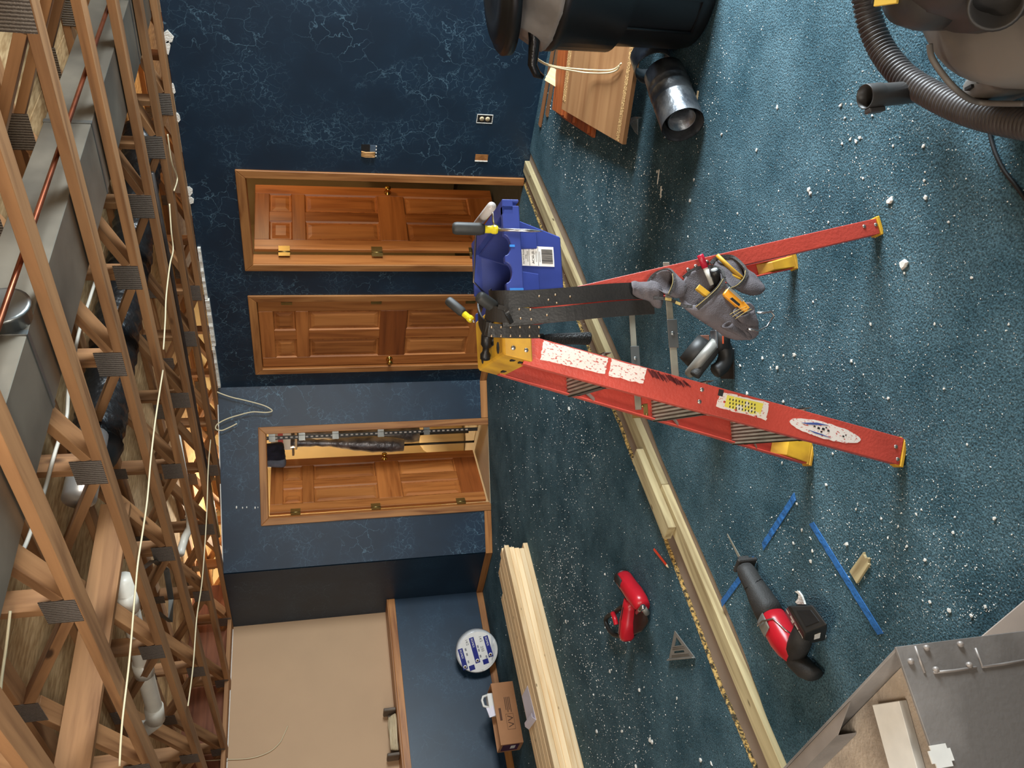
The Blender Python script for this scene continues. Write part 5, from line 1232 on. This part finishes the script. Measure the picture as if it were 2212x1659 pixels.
sb2 = MB(RF); sb2.box((-.014, -.034, -.050), (.002, .034, .030)); sb2.box((-.034, -.018, -.030), (-.012, .022, .014)); sb2.build('shoe', M_drub, rs, .004)
MB(RF).prism([(-.165, -.004*sy_), (-.02, -.016*sy_), (-.02, .002*sy_), (-.165, .002*sy_)] if sy_ > 0 else [(-.165, .004), (-.165, -.002), (-.02, -.002), (-.02, .016)], -.008, -.0064).build('blade', M_alu, rs)
along('motor_body', M_mred, rs, RF, [(.232, .046, .045, 0, 0), (.27, .050, .047, 0, 0), (.33, .050, .046, 0, 0), (.375, .045, .042, .006*sy_, 0), (.41, .030, .034, .012*sy_, 0)])
along('side_window', M_mag, rs, RF, [(.235, .030, .004, 0, .0455), (.295, .028, .004, 0, .0475)], 12)
MB(RF).tube([(.24, -.046*sy_, .03), (.25, -.02*sy_, .054), (.262, .02*sy_, .056), (.275, .047*sy_, .03), (.33, .053*sy_, .012), (.36, .045*sy_, -.02)], .0032, 8).build('rafter_hook', M_chr, rs)
along('rear_handle', M_drub, rs, RF, [(.36, .030, .036, -.012*sy_, -.006), (.42, .034, .036, -.004*sy_, -.010), (.47, .034, .034, .012*sy_, -.014), (.50, .028, .028, .030*sy_, -.018)])
# battery: corners measured on the photo at their own heights
bq = lambda x, y, z_: fl(1440+x/4.148, 1040+y/4.148, z_)
T4 = [bq(1085, 1108, .122), bq(1310, 1100, .085), bq(1452, 1285, .072), bq(1238, 1370, .112)]; B4 = [bq(1055, 1165, .085), bq(1325, 1128, .012), bq(1420, 1440, .004), bq(1228, 1476, .045)]
cT = sum(T4, V((0, 0, 0)))/4; cB = sum(B4, V((0, 0, 0)))/4
lerp4 = lambda A4, B4_, t: [a.lerp(c_, t) for a, c_ in zip(A4, B4_)]
shr = lambda A4, q: [sum(A4, V((0, 0, 0)))/4+(a-sum(A4, V((0, 0, 0)))/4)*q for a in A4]
bat = MB().loft([shr(B4, .9), lerp4(B4, T4, .12), lerp4(B4, T4, .82), shr(T4, .94)], True, True, None, False).build('battery', M_blk2, rs, .005, bseg=2)
tn = ((T4[1]-T4[0]).cross(T4[3]-T4[0])).normalized(); tn = tn if tn.z > 0 else -tn
MB().loft([[p_-tn*.001 for p_ in shr(T4, .58)], [p_+tn*.002 for p_ in shr(T4, .54)]], True, True, None, False).build('latch_plate', M_black, bat)
def side(i, j, v0, v1, u0, u1, out, name, m_):
    f = lambda u, v: T4[i].lerp(T4[j], u).lerp(B4[i].lerp(B4[j], u), v)
    P = [f(u0, v0), f(u1, v0), f(u1, v1), f(u0, v1)]; n_ = (P[1]-P[0]).cross(P[3]-P[0]).normalized(); mid = (cT+cB)/2
    if n_.dot(f(.5, .5)-mid) < 0: n_ = -n_
    m = MB(); m.poly([tuple(t-n_*.001) for t in P]+[tuple(t+n_*out) for t in P], [(0,3,2,1),(4,5,6,7),(0,1,5,4),(1,2,6,5),(2,3,7,6),(3,0,4,7)]); return m.build(name, m_, bat)
side(0, 3, .18, .85, .04, .95, .0014, 'side_label', mat('dark_red_label', (84, 24, 28), .4))
for u0, u1, v0, v1 in ((.05, .17, .45, .55), (.26, .46, .35, .50), (.50, .68, .38, .50), (.72, .94, .42, .56), (.34, .42, .62, .70)): side(0, 3, v0, v1, u0, u1, .0022, 'white_lettering', M_lab)
side(3, 2, .30, .62, .44, .70, .0016, 'white_tag', M_lab)
h4 = RF @ V((.40, .0, -.005)); b4 = (cT+cB)/2
MB().tube([h4, h4.lerp(b4, .45), h4.lerp(b4, .8)], [.036, .038, .034], 12).build('battery_mount', M_drub, rs)
# red right-angle tool lying on its side
nf_ = lambda x, y, z_: fl(1250+x/6.143, 1180+y/6.143, z_)
d0, d1 = nf_(590, 420, .05), nf_(850, 790, .05); DF = frame(d0, d1-d0, z=(0, 0, 1)); dl = (d1-d0).length; sd = 1 if (DF.inverted() @ nf_(620, 1100, .05)).y > 0 else -1
dr = thing('nail_gun', 'bright red cordless nailer with black grip lying on the carpet', 'nail gun', M=DF)
along('barrel', M_mred, dr, DF, [(.0, .044, .044, 0, 0), (.02, .047, .046, 0, 0), (dl*.35, .046, .046, 0, 0), (dl*.6, .050, .048, 0, 0), (dl*.85, .046, .044, 0, 0), (dl*1.02, .034, .036, 0, 0)], 20, sq=2.2)
along('base_ring', M_black, dr, DF, [(-.022, .040, .040, .004*sd, 0), (-.014, .048, .047, .004*sd, 0), (.002, .049, .047, .002*sd, 0)], 20, sq=2)
along('grey_panel', M_drub, dr, DF, [(.012, .026, .005, -.010*sd, .0425), (.075, .026, .005, -.012*sd, .0425)], 12)
MB(DF).box((.03, sd*.034-.008, .022), (dl*.46, sd*.034+.006, .034)).build('vent_slot', M_black, dr)
h0, h1 = nf_(690, 760, .055), nf_(625, 1215, .055); HF2 = frame(h0, h1-h0, z=(0, 0, 1)); hl2 = (h1-h0).length
along('magazine_head', M_mred, dr, HF2, [(-.02, .034, .034, 0, 0), (.02, .036, .038, 0, 0), (hl2*.45, .040, .040, 0, 0), (hl2*.48, .042, .042, 0, 0), (hl2*.9, .040, .040, 0, 0), (hl2, .030, .034, 0, 0)], 18, sq=3)
b = MB(HF2); b.box((.02, -.0015, .036), (hl2*.9, .0015, .0425)); b.build('body_seam', M_blk2, dr)
lp2 = [nf_(x, y, z_) for x, y, z_ in ((600, 790, .045), (540, 830, .04), (470, 890, .035), (400, 920, .035), (360, 980, .035), (385, 1070, .035), (450, 1160, .035), (530, 1190, .03), (590, 1200, .03))]
MB().tube(smooth(lp2, 4), .013, 10).build('hand_grip', M_blk2, dr)
MB().tube(smooth([nf_(x, y, z_) for x, y, z_ in ((450, 890, .06), (480, 960, .062), (500, 1040, .06))], 4), [.014]*9, 10).build('trigger_guard', M_mred, dr)
MB().cyl(nf_(780, 880, .075), nf_(860, 800, .085), .012).build('nozzle', M_chr, dr)
MB().cyl(nf_(845, 800, .082), nf_(910, 890, .05), .015).build('nose_piece', M_mag, dr)
along('battery_shell', M_blk2, dr, HF2, [(.04, .030, .028, 0, -.02), (.08, .034, .028, -.034*sd*0, -.024), (hl2*.85, .034, .028, 0, -.024)], 12)
b = MB(); b.loft([[nf_(x, y, z_) for x, y in ((740, 830), (900, 870), (930, 1010), (840, 1130), (730, 1180), (720, 960))] for z_ in (.004, .045)], True, True, None, False); b.build('battery', M_blk2, dr, .006)
# circular saw behind the ladder
cs0 = fl(1582, 770); cn_ = V((cs0.x, cs0.y, 0)).normalized(); cr_ = V((cn_.y, -cn_.x, 0))
CFm = frame(cs0, cr_, z=(0, 0, 1))       # x right of the picture, y away, z up
csw = thing('circular_saw', 'black cordless circular saw with grey guard standing behind the ladder', 'circular saw', M=CFm)
def cq(x, y, h=0.0): return CFm.inverted() @ onp(1300+x/4.741, 500+y/4.741, cs0+cn_*h, cn_)
gy, gx = cq(1010, 1330, .05), None
b = MB(CFm); b.box((-.09, -.02, .002), (.03, .09, .007)); b.build('base_plate', M_blk2, csw, .001)
GA = frame((cq(985, 1290, .03).x, .03, .112), V((.93*math.cos(.8), .36, .93*math.sin(.8))), z=(0, 0, 1)) @ rot('Y', 90)
MB(CFm @ GA).lathe([(.001, -.020), (.088, -.020), (.098, -.012), (.098, .012), (.088, .020), (.001, .020)], None, 36).build('blade_guard', M_mag, csw)
MB(CFm @ GA @ MX.Translation((0, 0, .035))).lathe([(.001, -.02), (.06, -.02), (.066, -.01), (.06, .035), (.001, .035)], None, 28).build('gear_case', M_blk2, csw)
hp3 = [cq(x, y, -.02) for x, y in ((1165, 1160), (1130, 1240), (1060, 1330), (990, 1420), (950, 1480))]
MB(CFm).tube(smooth(hp3, 4), [.022]*16+[.019], 14).build('handle', M_drub, csw)
hp4 = [cq(x, y, -.02) for x, y in ((1180, 1150), (1250, 1180), (1270, 1280), (1230, 1380), (1150, 1440))]
MB(CFm).tube(smooth(hp4, 4), [.030]*16+[.022], 14).build('motor_housing', M_blk2, csw)
a, c_ = cq(1235, 1125, -.035), cq(1340, 1120, -.035)
along('battery', M_blk2, csw, CFm, [(a.x-.03, .035, .03, -.03, a.z+.005), (a.x+.05, .035, .03, -.03, a.z)], 14, sq=4)
b = MB(CFm); b.box((a.x-.028, -.055, a.z+.028), (a.x+.045, -.005, a.z+.038)); b.build('battery_top', M_zinc, csw, .003)
b = MB(CFm); b.box((a.x+.02, -.068, a.z-.012), (a.x+.03, -.060, a.z+.005)); b.box((a.x-.01, -.068, a.z+.012), (a.x+.02, -.060, a.z+.016)); b.build('orange_mark', mat('orange_mark', (220, 90, 50), .5), csw)
b = MB(CFm); q = cq(1085, 1090, 0); b.box((q.x-.02, .02, q.z-.018), (q.x+.012, .05, q.z+.018)); b.build('brown_lever', mat('rusty_brown', (116, 72, 54), .7), csw, .002)
# moulded caster housing of the vacuum, nearest the camera
v0, v1 = fl(2098, 204, .085), fl(2235, 132, .10); VHF = frame(v0, v1-v0, z=(0, 0, 1)); vl = (v1-v0).length
ch_ = along('caster_housing', M_tank, vac, VHF, [(0, .020, .045, 0, -.03), (.02, .034, .060, 0, -.022), (vl*.6, .046, .072, 0, -.010), (vl*.85, .055, .085, 0, .0), (vl*1.1, .055, .08, 0, .0)], 18, sq=3)
b = MB(VHF)
for q in (.05, .095, .14): b.box((q, -.012, .030+q*.1), (q+.022, -.005, .052+q*.12))
b.build('clip_slot', M_dark, ch_)
MB(VHF).cyl((vl*.4, -.02, -.065), (vl*.4, .02, -.065), .020).build('caster_wheel', M_black, ch_)
# speed square
sq_ = lambda x, y: fl(1250+x/6.143, 1180+y/6.143, .0)
A_, B_, C_ = sq_(1285, 1120), sq_(1205, 1515), sq_(1555, 1482)
spd = thing('speed_square', 'grey metal triangular speed square lying beside the floor slot', 'square', loc=(A_+B_+C_)/3)
def tri(t, s_): return (A_.lerp(B_, t)).lerp(A_.lerp(C_, t), s_)
b = MB(); z0, z1 = .001, .005
def quad(t0, s0_, t1, s1_, u0, u1):
    P = [tri(t0, s0_), tri(t0, s1_), tri(t1, u1), tri(t1, u0)]; b.prism([(p_.x, p_.y) for p_ in P], z0, z1)
b.prism([(p_.x, p_.y) for p_ in (A_, tri(.20, 1), tri(.20, 0))], z0, z1)
quad(.20, 0, .52, .5, 0, .22); quad(.20, .5, .52, 1, .78, 1)
quad(.52, 0, .70, 1, 0, 1); quad(.70, 0, .77, .20, 0, .20); quad(.70, .74, .77, 1, .74, 1); quad(.77, 0, 1, 1, 0, 1)
b.build('square_plate', M_mag, spd)
b = MB(); P = [tri(.95, 0), tri(.95, 1), C_, B_]; b.prism([(p_.x, p_.y) for p_ in P], .001, .016); b.build('fence', M_mag, spd, .001)
b = MB()
for t in (.57, .63, .84, .89):
    p_, q_ = tri(t, .12), tri(t, .88); b.tube([p_+V((0, 0, .0055)), q_+V((0, 0, .0055))], .0008, 4)
b.build('engraved_scale', M_drub, spd)
# carpenter pencil
pa_, pb2 = fl(1413, 1187, .005), fl(1443, 1225, .005); PFm = frame(pa_, pb2-pa_, z=(0, 0, 1)); pl_ = (pb2-pa_).length
pn_ = thing('pencil', 'bright red-orange carpenter pencil lying by the edge of the floor slot', 'pencil', M=PFm)
b = MB(PFm); hx = [(.0075*math.cos(t), .0045*math.sin(t)) for t in [6.283*(i+.5)/6 for i in range(6)]]
b.loft([[(x, y*1.0, z_) for y, z_ in hx] for x in (0, pl_-.016)], True, True, None, False); b.build('painted_body', mat('orange_red_lacquer', (232, 74, 46), .35), pn_)
b = MB(PFm); b.loft([[(pl_-.016, y, z_) for y, z_ in hx], [(pl_+.004, y*.3, z_*.3) for y, z_ in hx]], True, True, None, False); b.build('sharpened_tip', M_pine, pn_)
# blue masking tape
M_tape = mat('blue_masking_tape', (44, 104, 168), .6, var=.1, scale=18, bmp=.4, bsc=60)
def tape(label, px, seed):
    P = [fl(x, y, .0015) for x, y in px]; d = (P[-1]-P[0]).normalized(); n_ = V((-d.y, d.x, 0))*.0125; rr = random.Random(seed); m = 24; rg = []
    for i in range(m+1):
        c_ = P[0].lerp(P[-1], i/m); h_ = .0008+.0022*rr.random()
        rg.append([c_-n_+V((0, 0, -.0008)), c_+n_+d*(.012 if i in (0, m) else 0)+V((0, 0, -.0008)), c_+n_+d*(.012 if i in (0, m) else 0)+V((0, 0, h_)), c_-n_+V((0, 0, h_))])
    return tag(MB().loft(rg, True, True, None, False).build('tape_strip', M_tape), label, 'tape')
tape('short strip of blue masking tape on the carpet pointing at the ladder foot', ((1719, 1070), (1649, 1179)), 1)
tape('strip of blue masking tape running under the reciprocating saw to the floor slot', ((1630, 1208), (1560, 1302)), 2)
tape('long strip of blue masking tape crossing the carpet towards the stove', ((1751, 1127), (1900, 1366)), 3)
ws = fl(1857, 1227, .008); wd = (fl(1846, 1243)-fl(1868, 1210)).normalized(); WFm = frame(ws, wd, z=(0, 0, 1)); rr = random.Random(2)
b = MB(WFm); jag = [(-.052+rr.uniform(-.006, .008), .020-.040*i/7) for i in range(8)]
b.prism([(.050, -.024), (.050, .022)]+jag, -.008, .001); tag(b.build('wood_scrap', M_treated, None, .001), 'small broken scrap of yellow wood beside the long blue tape', 'scrap')
b = MB(); P = [fl(1440+x/4.148, 1040+y/4.148, .004) for x, y in ((1155, 985), (1185, 980), (1215, 1020), (1235, 1070), (1245, 1100), (1180, 1098), (1160, 1080), (1185, 1050), (1190, 1010))]
b.prism([(p_.x, p_.y) for p_ in P], .001, .008); tag(b.build('drywall_scrap', M_gyp), 'torn white strip of drywall paper beside the saw battery', 'scrap')
# ---------------------------------------------------------------- storage room behind the open door, passage behind the first door
def FDp(s_, n_, z_): return FD @ V((s_, n_*sg, z_))
post = thing('slotted_post', 'black slotted shelving post inside the storage doorway', 'shelf post', loc=FDp(.33, .55, 0))
n0 = nin; Pp = FDp(.40, .55, 0)
pt, pb3 = onp(586, 948, Pp, n0), onp(1012, 926, Pp, n0)
px_, py_ = (pt.x+pb3.x)/2, (pt.y+pb3.y)/2
b = MB(frame((px_, py_, -.002), td, z=(0, 0, 1))); b.box((-.018, 0, 0), (.018, .003, 2.25)); b.box((-.018, 0, 0), (-.015, .03, 2.25)); b.build('angle_iron', M_black, post)
b = MB(frame((px_, py_, -.002), td, z=(0, 0, 1)))
for i in range(44): b.box((-.007, -.004, .10+i*.048), (.007, .006, .124+i*.048))
o = b.build('slot', M_lab, post); o['kind'] = 'stuff'
for zz in (2.02, 1.74, 1.42, .98, .52):
    c_ = FDp(.33, .56, zz); MB(frame((px_, py_, zz), td, z=(0, 0, 1))).box((-.06, -.02, -.03), (.035, .02, .03)).build('bracket', M_galv, post)
M_foil = mat('crinkled_foil_wrap', (140, 138, 140), .35, .5, var=.25, scale=9, col2=(84, 82, 86), bmp=.7, bsc=26)
for lab, x0_, y0_, x1_, y1_, r, dn in (('roll wrapped in crinkled grey foil standing in the storage room, nearer the shelving post', 628, 955, 872, 961, .075, .75), ('longer grey-wrapped roll standing behind the foil roll in the storage room', 600, 938, 905, 938, .095, 1.05)):
    P0_ = FDp(.45, dn, 0); a, c_ = onp(x0_, y0_, P0_, n0), onp(x1_, y1_, P0_, n0); rr = random.Random(r); m = 18
    c_ = V((c_.x, c_.y, c_.z)); foot = V((c_.x, c_.y, -.002))
    t = thing('foil_roll', lab, 'roll', loc=foot)
    b = MB(); pts = [c_.lerp(a, i/m) for i in range(m+1)]; b.tube(pts, [r*(.8+.3*math.sin(i*.35))+rr.uniform(-.006, .006) for i in range(m+1)], 14); b.build('wrapped_tube', M_foil, t)
    b = MB(); b.cyl(foot, c_, .012); b.build('stand_pole', M_black, t)
ct = onp(985, 950, FDp(.6, 1.45, 0), n0)
MB(MX.Translation((ct.x, ct.y, -.002))).lathe([(.17, 0), (.19, .02), (.20, .20), (.17, .34), (.10, .44), (.04, .48), (.001, .485)], None, 32).build('tank_body', M_cream, thing('cream_tank', 'rounded cream plastic tank on the storage room floor', 'tank', loc=(ct.x, ct.y, 0)))
M_cloth = mat('navy_cloth', (44, 46, 66), .9, var=.3, scale=12, bmp=.4, bsc=30); M_cloth2 = mat('grey_blue_cloth', (120, 130, 150), .9, var=.2, scale=12)
M_pink = mat('pink_label', (222, 110, 116), .6)
sd0 = FDp(.35, .9, 1.90)
sh1 = thing('hanging_clothes', 'dark folded clothes piled on the high shelf inside the storage doorway', 'clothes', loc=FDp(.75, .62, 1.70))
for i in range(4):
    c_ = onp(592+i*1.5, 968+i*10, FDp(.6, .62, 0), n0)
    F_ = frame(c_, td, z=(0, 0, 1)); b = MB(F_); b.loft([[(x*.055+.006*math.sin(z_*30+i), y*.09, z_) for x, y in ((-1, -1), (0, -1.1), (1, -1), (1, 1), (0, 1.1), (-1, 1))] for z_ in (-.10, -.05, 0, .05, .10)], True, True); b.build('folded_cloth', M_cloth if i < 3 else M_cloth2, sh1, sub=1)
beam('shelf_board', FDp(.44, .70, 1.80), FDp(.62, .70, 1.80), .10, .02, M_pine, sh1)
cbx = onp(608, 950, FDp(.5, 1.02, 0), n0)
cx = thing('storage_box', 'pink and white labelled carton at the top of the storage shelves', 'box', loc=cbx)
FB_ = frame(cbx, td, z=(0, 0, 1)); MB(FB_).box((-.10, -.05, -.10), (.10, .12, .10)).build('carton', M_white, cx, .003); MB(FB_).box((-.101, -.053, -.02), (.101, .121, .03)).build('pink_band', M_pink, cx)
beam('support_shelf', FDp(.05, 1.08, cbx.z-.112), FDp(.70, 1.08, cbx.z-.112), .22, .02, M_putty, cx)
for i, (x, y, c__) in enumerate(((650, 992, M_white), (728, 993, M_black), (715, 988, M_white))):
    p_ = onp(x, y, FDp(.7, 1.9, 0), n0)
# dark colour standing in for shaded openings past the first door, with wood strips
ps_ = thing('passage_shade_box', 'shade-coloured cabinet in the passage behind the open first door', 'backdrop', loc=(7.2, 4.0, 0))
b = MB(); b.box((7.55, 3.75, .0), (7.88, 4.75, 1.05)); b.build('dark_box', M_dark, ps_)
b = MB(); b.box((7.53, 3.75, 1.05), (7.88, 4.75, 1.12)); b.build('upper_wood_strip', M_oak, ps_, .003)
b = MB(); b.box((7.52, 3.75, .28), (7.56, 4.75, .36)); b.build('lower_wood_strip', M_oak, ps_, .003)
# ---------------------------------------------------------------- drywall debris on the carpet
rr = random.Random(21)
def chip_mesh(seed):
    r = random.Random(seed); b = MB(); m = r.choice((5, 6, 7)); ang = sorted(6.283*(i+r.uniform(-.3, .3))/m for i in range(m))
    P = [(math.cos(a)*r.uniform(.6, 1.15), math.sin(a)*r.uniform(.55, 1.0)) for a in ang]
    b.loft([[(x*.9, y*.9, 0) for x, y in P], [(x, y, .35) for x, y in P], [(x*.7+.1, y*.7, .62) for x, y in P]], True, True, None, False); return b
protos = []; chips = []
listed = [(1955, 571, 21), (1924, 433, 17), (2001, 427, 13), (1748, 409, 13), (1752, 418, 9), (1680, 232, 9), (1635, 324, 8), (1818, 227, 9), (1838, 300, 8), (1850, 305, 9), (1858, 297, 9), (1820, 310, 7), (1492, 433, 9), (1500, 388, 7), (1420, 370, 8), (1786, 1047, 8), (1717, 767, 10), (1680, 794, 9), (1648, 773, 7), (1882, 700, 8), (1955, 590, 7), (1930, 315, 7), (1996, 315, 8), (1865, 385, 6), (1998, 390, 7), (1885, 250, 6), (1826, 255, 6), (1505, 210, 8), (1512, 238, 7), (1722, 1088, 8), (1733, 1145, 9), (1715, 1173, 8), (1830, 1175, 10), (1752, 1212, 9), (1756, 1190, 7), (1784, 1375, 8), (1720, 1318, 7), (1600, 790, 8), (1615, 850, 9), (1693, 868, 8), (1300, 870, 9), (1230, 882, 10), (1197, 860, 7), (1382, 1490, 10), (1290, 1580, 11), (1405, 1598, 12), (1410, 1603, 9), (1345, 1580, 8), (1515, 1660-18, 9), (1375, 1655, 9), (1538, 1650, 8), (1463, 1508, 7), (1318, 1450, 8), (1223, 1342, 8), (1790, 480, 6), (1560, 290, 7), (2050, 480, 6), (2100, 600, 7), (2180, 700, 7), (2040, 840, 7), (2090, 960, 7), (2150, 1120, 8), (2060, 1150, 8), (2000, 1210, 9), (1980, 1110, 7), (1960, 1180, 8), (2052, 1318, 12), (2100, 1330, 9), (2130, 1310, 8), (2010, 1300, 8), (1850, 1100, 7), (1905, 1120, 6), (1690, 1000, 6), (1660, 960, 7), (1800, 980, 6), (1840, 780, 8), (1920, 860, 7), (2020, 700, 7)]
for i, (x, y, s_) in enumerate(listed):
    p = fl(x, y, .0); d = (p-CAM).length; sz = s_*.5*d/FPX*1.12
    if i < 8:
        o = chip_mesh(i).build('drywall_chip', M_gyp, None, 0, MX.Identity(4)); protos.append(o)
    else:
        src = protos[rr.randrange(8)]; o = src.copy(); C.objects.link(o)
    M_ = MX.Translation((p.x, p.y, .0008)) @ rot('Z', rr.uniform(0, 360)) @ MX.Diagonal((sz*rr.uniform(.85, 1.2), sz*rr.uniform(.75, 1.1), sz*rr.uniform(.5, 1.0), 1))
    o.matrix_world = M_; WM[o] = M_
    chips.append((o, x, y, s_))
LMK = [('open end of the galvanized pipe', 1475, 270), ('vacuum wand tip', 1875, 215), ('rear ladder foot nearest the camera', 1905, 480), ('tool pouch', 1560, 660), ('front ladder foot nearest the camera', 1955, 985), ('long blue tape strip', 1830, 1250), ('saw battery', 1745, 1350), ('speed square', 1468, 1400), ('red nailer', 1350, 1310), ('corner of the stove', 1935, 1397), ('upper end of the bottom plate', 1150, 345), ('black circular saw', 1540, 780), ('blue bucket', 1130, 540), ('lower end of the bottom plate', 1670, 1640), ('loose paper slivers', 1425, 400), ('power cord at the picture edge', 2170, 370), ('two ladder feet', 2030, 760), ('yellow wood scrap', 1857, 1227), ('near end of the lumber pile', 1215, 1640), ('yellow boots of the far feet', 1740, 800)]
ORD = ['nearest', 'second nearest', 'third nearest', 'fourth nearest', 'fifth nearest', 'sixth nearest', 'seventh nearest', 'eighth nearest', 'ninth nearest', 'tenth nearest', 'eleventh nearest', 'twelfth nearest']
def near_lm(c): return min(LMK, key=lambda l: (l[1]-c[1])**2+(l[2]-c[2])**2)
by = {}
for c in chips: by.setdefault(near_lm(c), []).append(c)
for l, cs_ in by.items():
    cs_.sort(key=lambda c: (l[1]-c[1])**2+(l[2]-c[2])**2)
    for k, c in enumerate(cs_): tag(c[0], '%swhite drywall chip, %s to %s' % ('big ' if c[3] > 14 else 'tiny ' if c[3] < 7.5 else '', ORD[k], l[0]), 'chip', 'drywall chips on the carpet')
a, c_ = fl(1424, 366, .003), fl(1420, 398, .003); tag(beam('paper_sliver', a, c_, .010, .003, M_gyp, None), 'thin white paper sliver on the carpet below the galvanized pipe, left of its twin', 'scrap')
a, c_ = fl(1428, 402, .003), fl(1427, 428, .003); tag(beam('paper_sliver', a, c_, .012, .003, M_gyp, None), 'wider white paper sliver on the carpet below the galvanized pipe', 'scrap')
a, c_ = fl(1508, 196, .003), fl(1504, 222, .003); tag(beam('wood_splinter', a, c_, .014, .004, M_pine, None), 'pale wood splinter beside the galvanized pipe', 'scrap')
# crumbs too small to count: one object
vs, fs = [], []
def crumb(x, y, s_):
    k = len(vs); a = rr.uniform(0, 6.283); c, s2 = math.cos(a), math.sin(a); h = s_*rr.uniform(.4, .9); e_ = rr.uniform(.45, 1)
    for px, py, pz in ((1, 0, 0), (0, e_, 0), (-1, 0, 0), (0, -e_, 0), (.2, .1, 1)):
        vs.append((x+s_*(px*c-py*s2), y+s_*(px*s2+py*c), .0005+h*pz))
    fs.extend([(k, k+1, k+4), (k+1, k+2, k+4), (k+2, k+3, k+4), (k+3, k, k+4)])
def inside(x, y):
    if y > 2.85 and y < 3.17: return False
    if x > R-.03 or y > L-.03: return False
    if x < .72 and y < 2.4: return False
    # beyond the diagonal wall / return
    if (x-R)*(Y2-Y1)-(y-Y1)*(X2-R) < 0 and y > Y1-.05 and x > X2: return False
    if x > X2-.03 and y > Y2: return False
    return True
def cluster(px, py, spx, spy, n, smin=.0016, smax=.006):
    for _ in range(n):
        x, y = rr.gauss(px, spx), rr.gauss(py, spy)
        if x < 1060 or x > 2400: continue
        p = fl(x, y)
        d = (p-CAM).length
        if d > 9 or not inside(p.x, p.y): continue
        crumb(p.x, p.y, min(smax*1.25, smin*(.35+.15*d)*(1+rr.expovariate(1.9))))
for args in ((1090, 1160, 12, 90, 160, .002, .007), (1230, 900, 45, 60, 260), (1270, 1010, 40, 70, 300), (1170, 950, 40, 60, 120), (1210, 1240, 30, 90, 380, .002, .008), (1260, 1350, 50, 90, 420, .002, .008), (1310, 1440, 45, 70, 260), (1350, 1560, 60, 70, 330), (1300, 1620, 60, 50, 200),
             (1215, 260, 30, 60, 340), (1290, 360, 60, 45, 420), (1330, 450, 60, 60, 460), (1420, 400, 30, 45, 200), (1400, 560, 70, 50, 160), (1230, 180, 12, 40, 120), (1560, 130, 40, 60, 90), (1520, 230, 30, 60, 90),
             (1640, 720, 90, 70, 260), (1760, 800, 120, 80, 220), (1580, 520, 90, 60, 160), (1760, 430, 130, 90, 220), (1850, 300, 80, 70, 160), (2000, 380, 120, 90, 200),
             (1960, 1130, 100, 60, 260, .0014, .004), (2070, 1240, 90, 60, 260, .0014, .0045), (2120, 1330, 60, 25, 160, .0014, .005), (1850, 1200, 90, 80, 200), (2000, 800, 160, 160, 330), (1700, 1180, 70, 60, 150), (1640, 1360, 80, 70, 90), (1440, 1180, 80, 120, 220), (1120, 1050, 30, 60, 130), (1100, 850, 18, 40, 70)):
    cluster(*args)
for _ in range(2600):
    cluster(rr.uniform(1080, 2212), rr.uniform(0, 1659), 1, 1, 1, .0013, .0045)
me = bpy.data.meshes.new('drywall_crumbs'); me.from_pydata(vs, [], fs); me.materials.append(M_gyp)
o = bpy.data.objects.new('drywall_crumbs', me); C.objects.link(o); tag(o, 'fine white drywall crumbs and dust scattered over the teal carpet', 'debris', None, 'stuff')
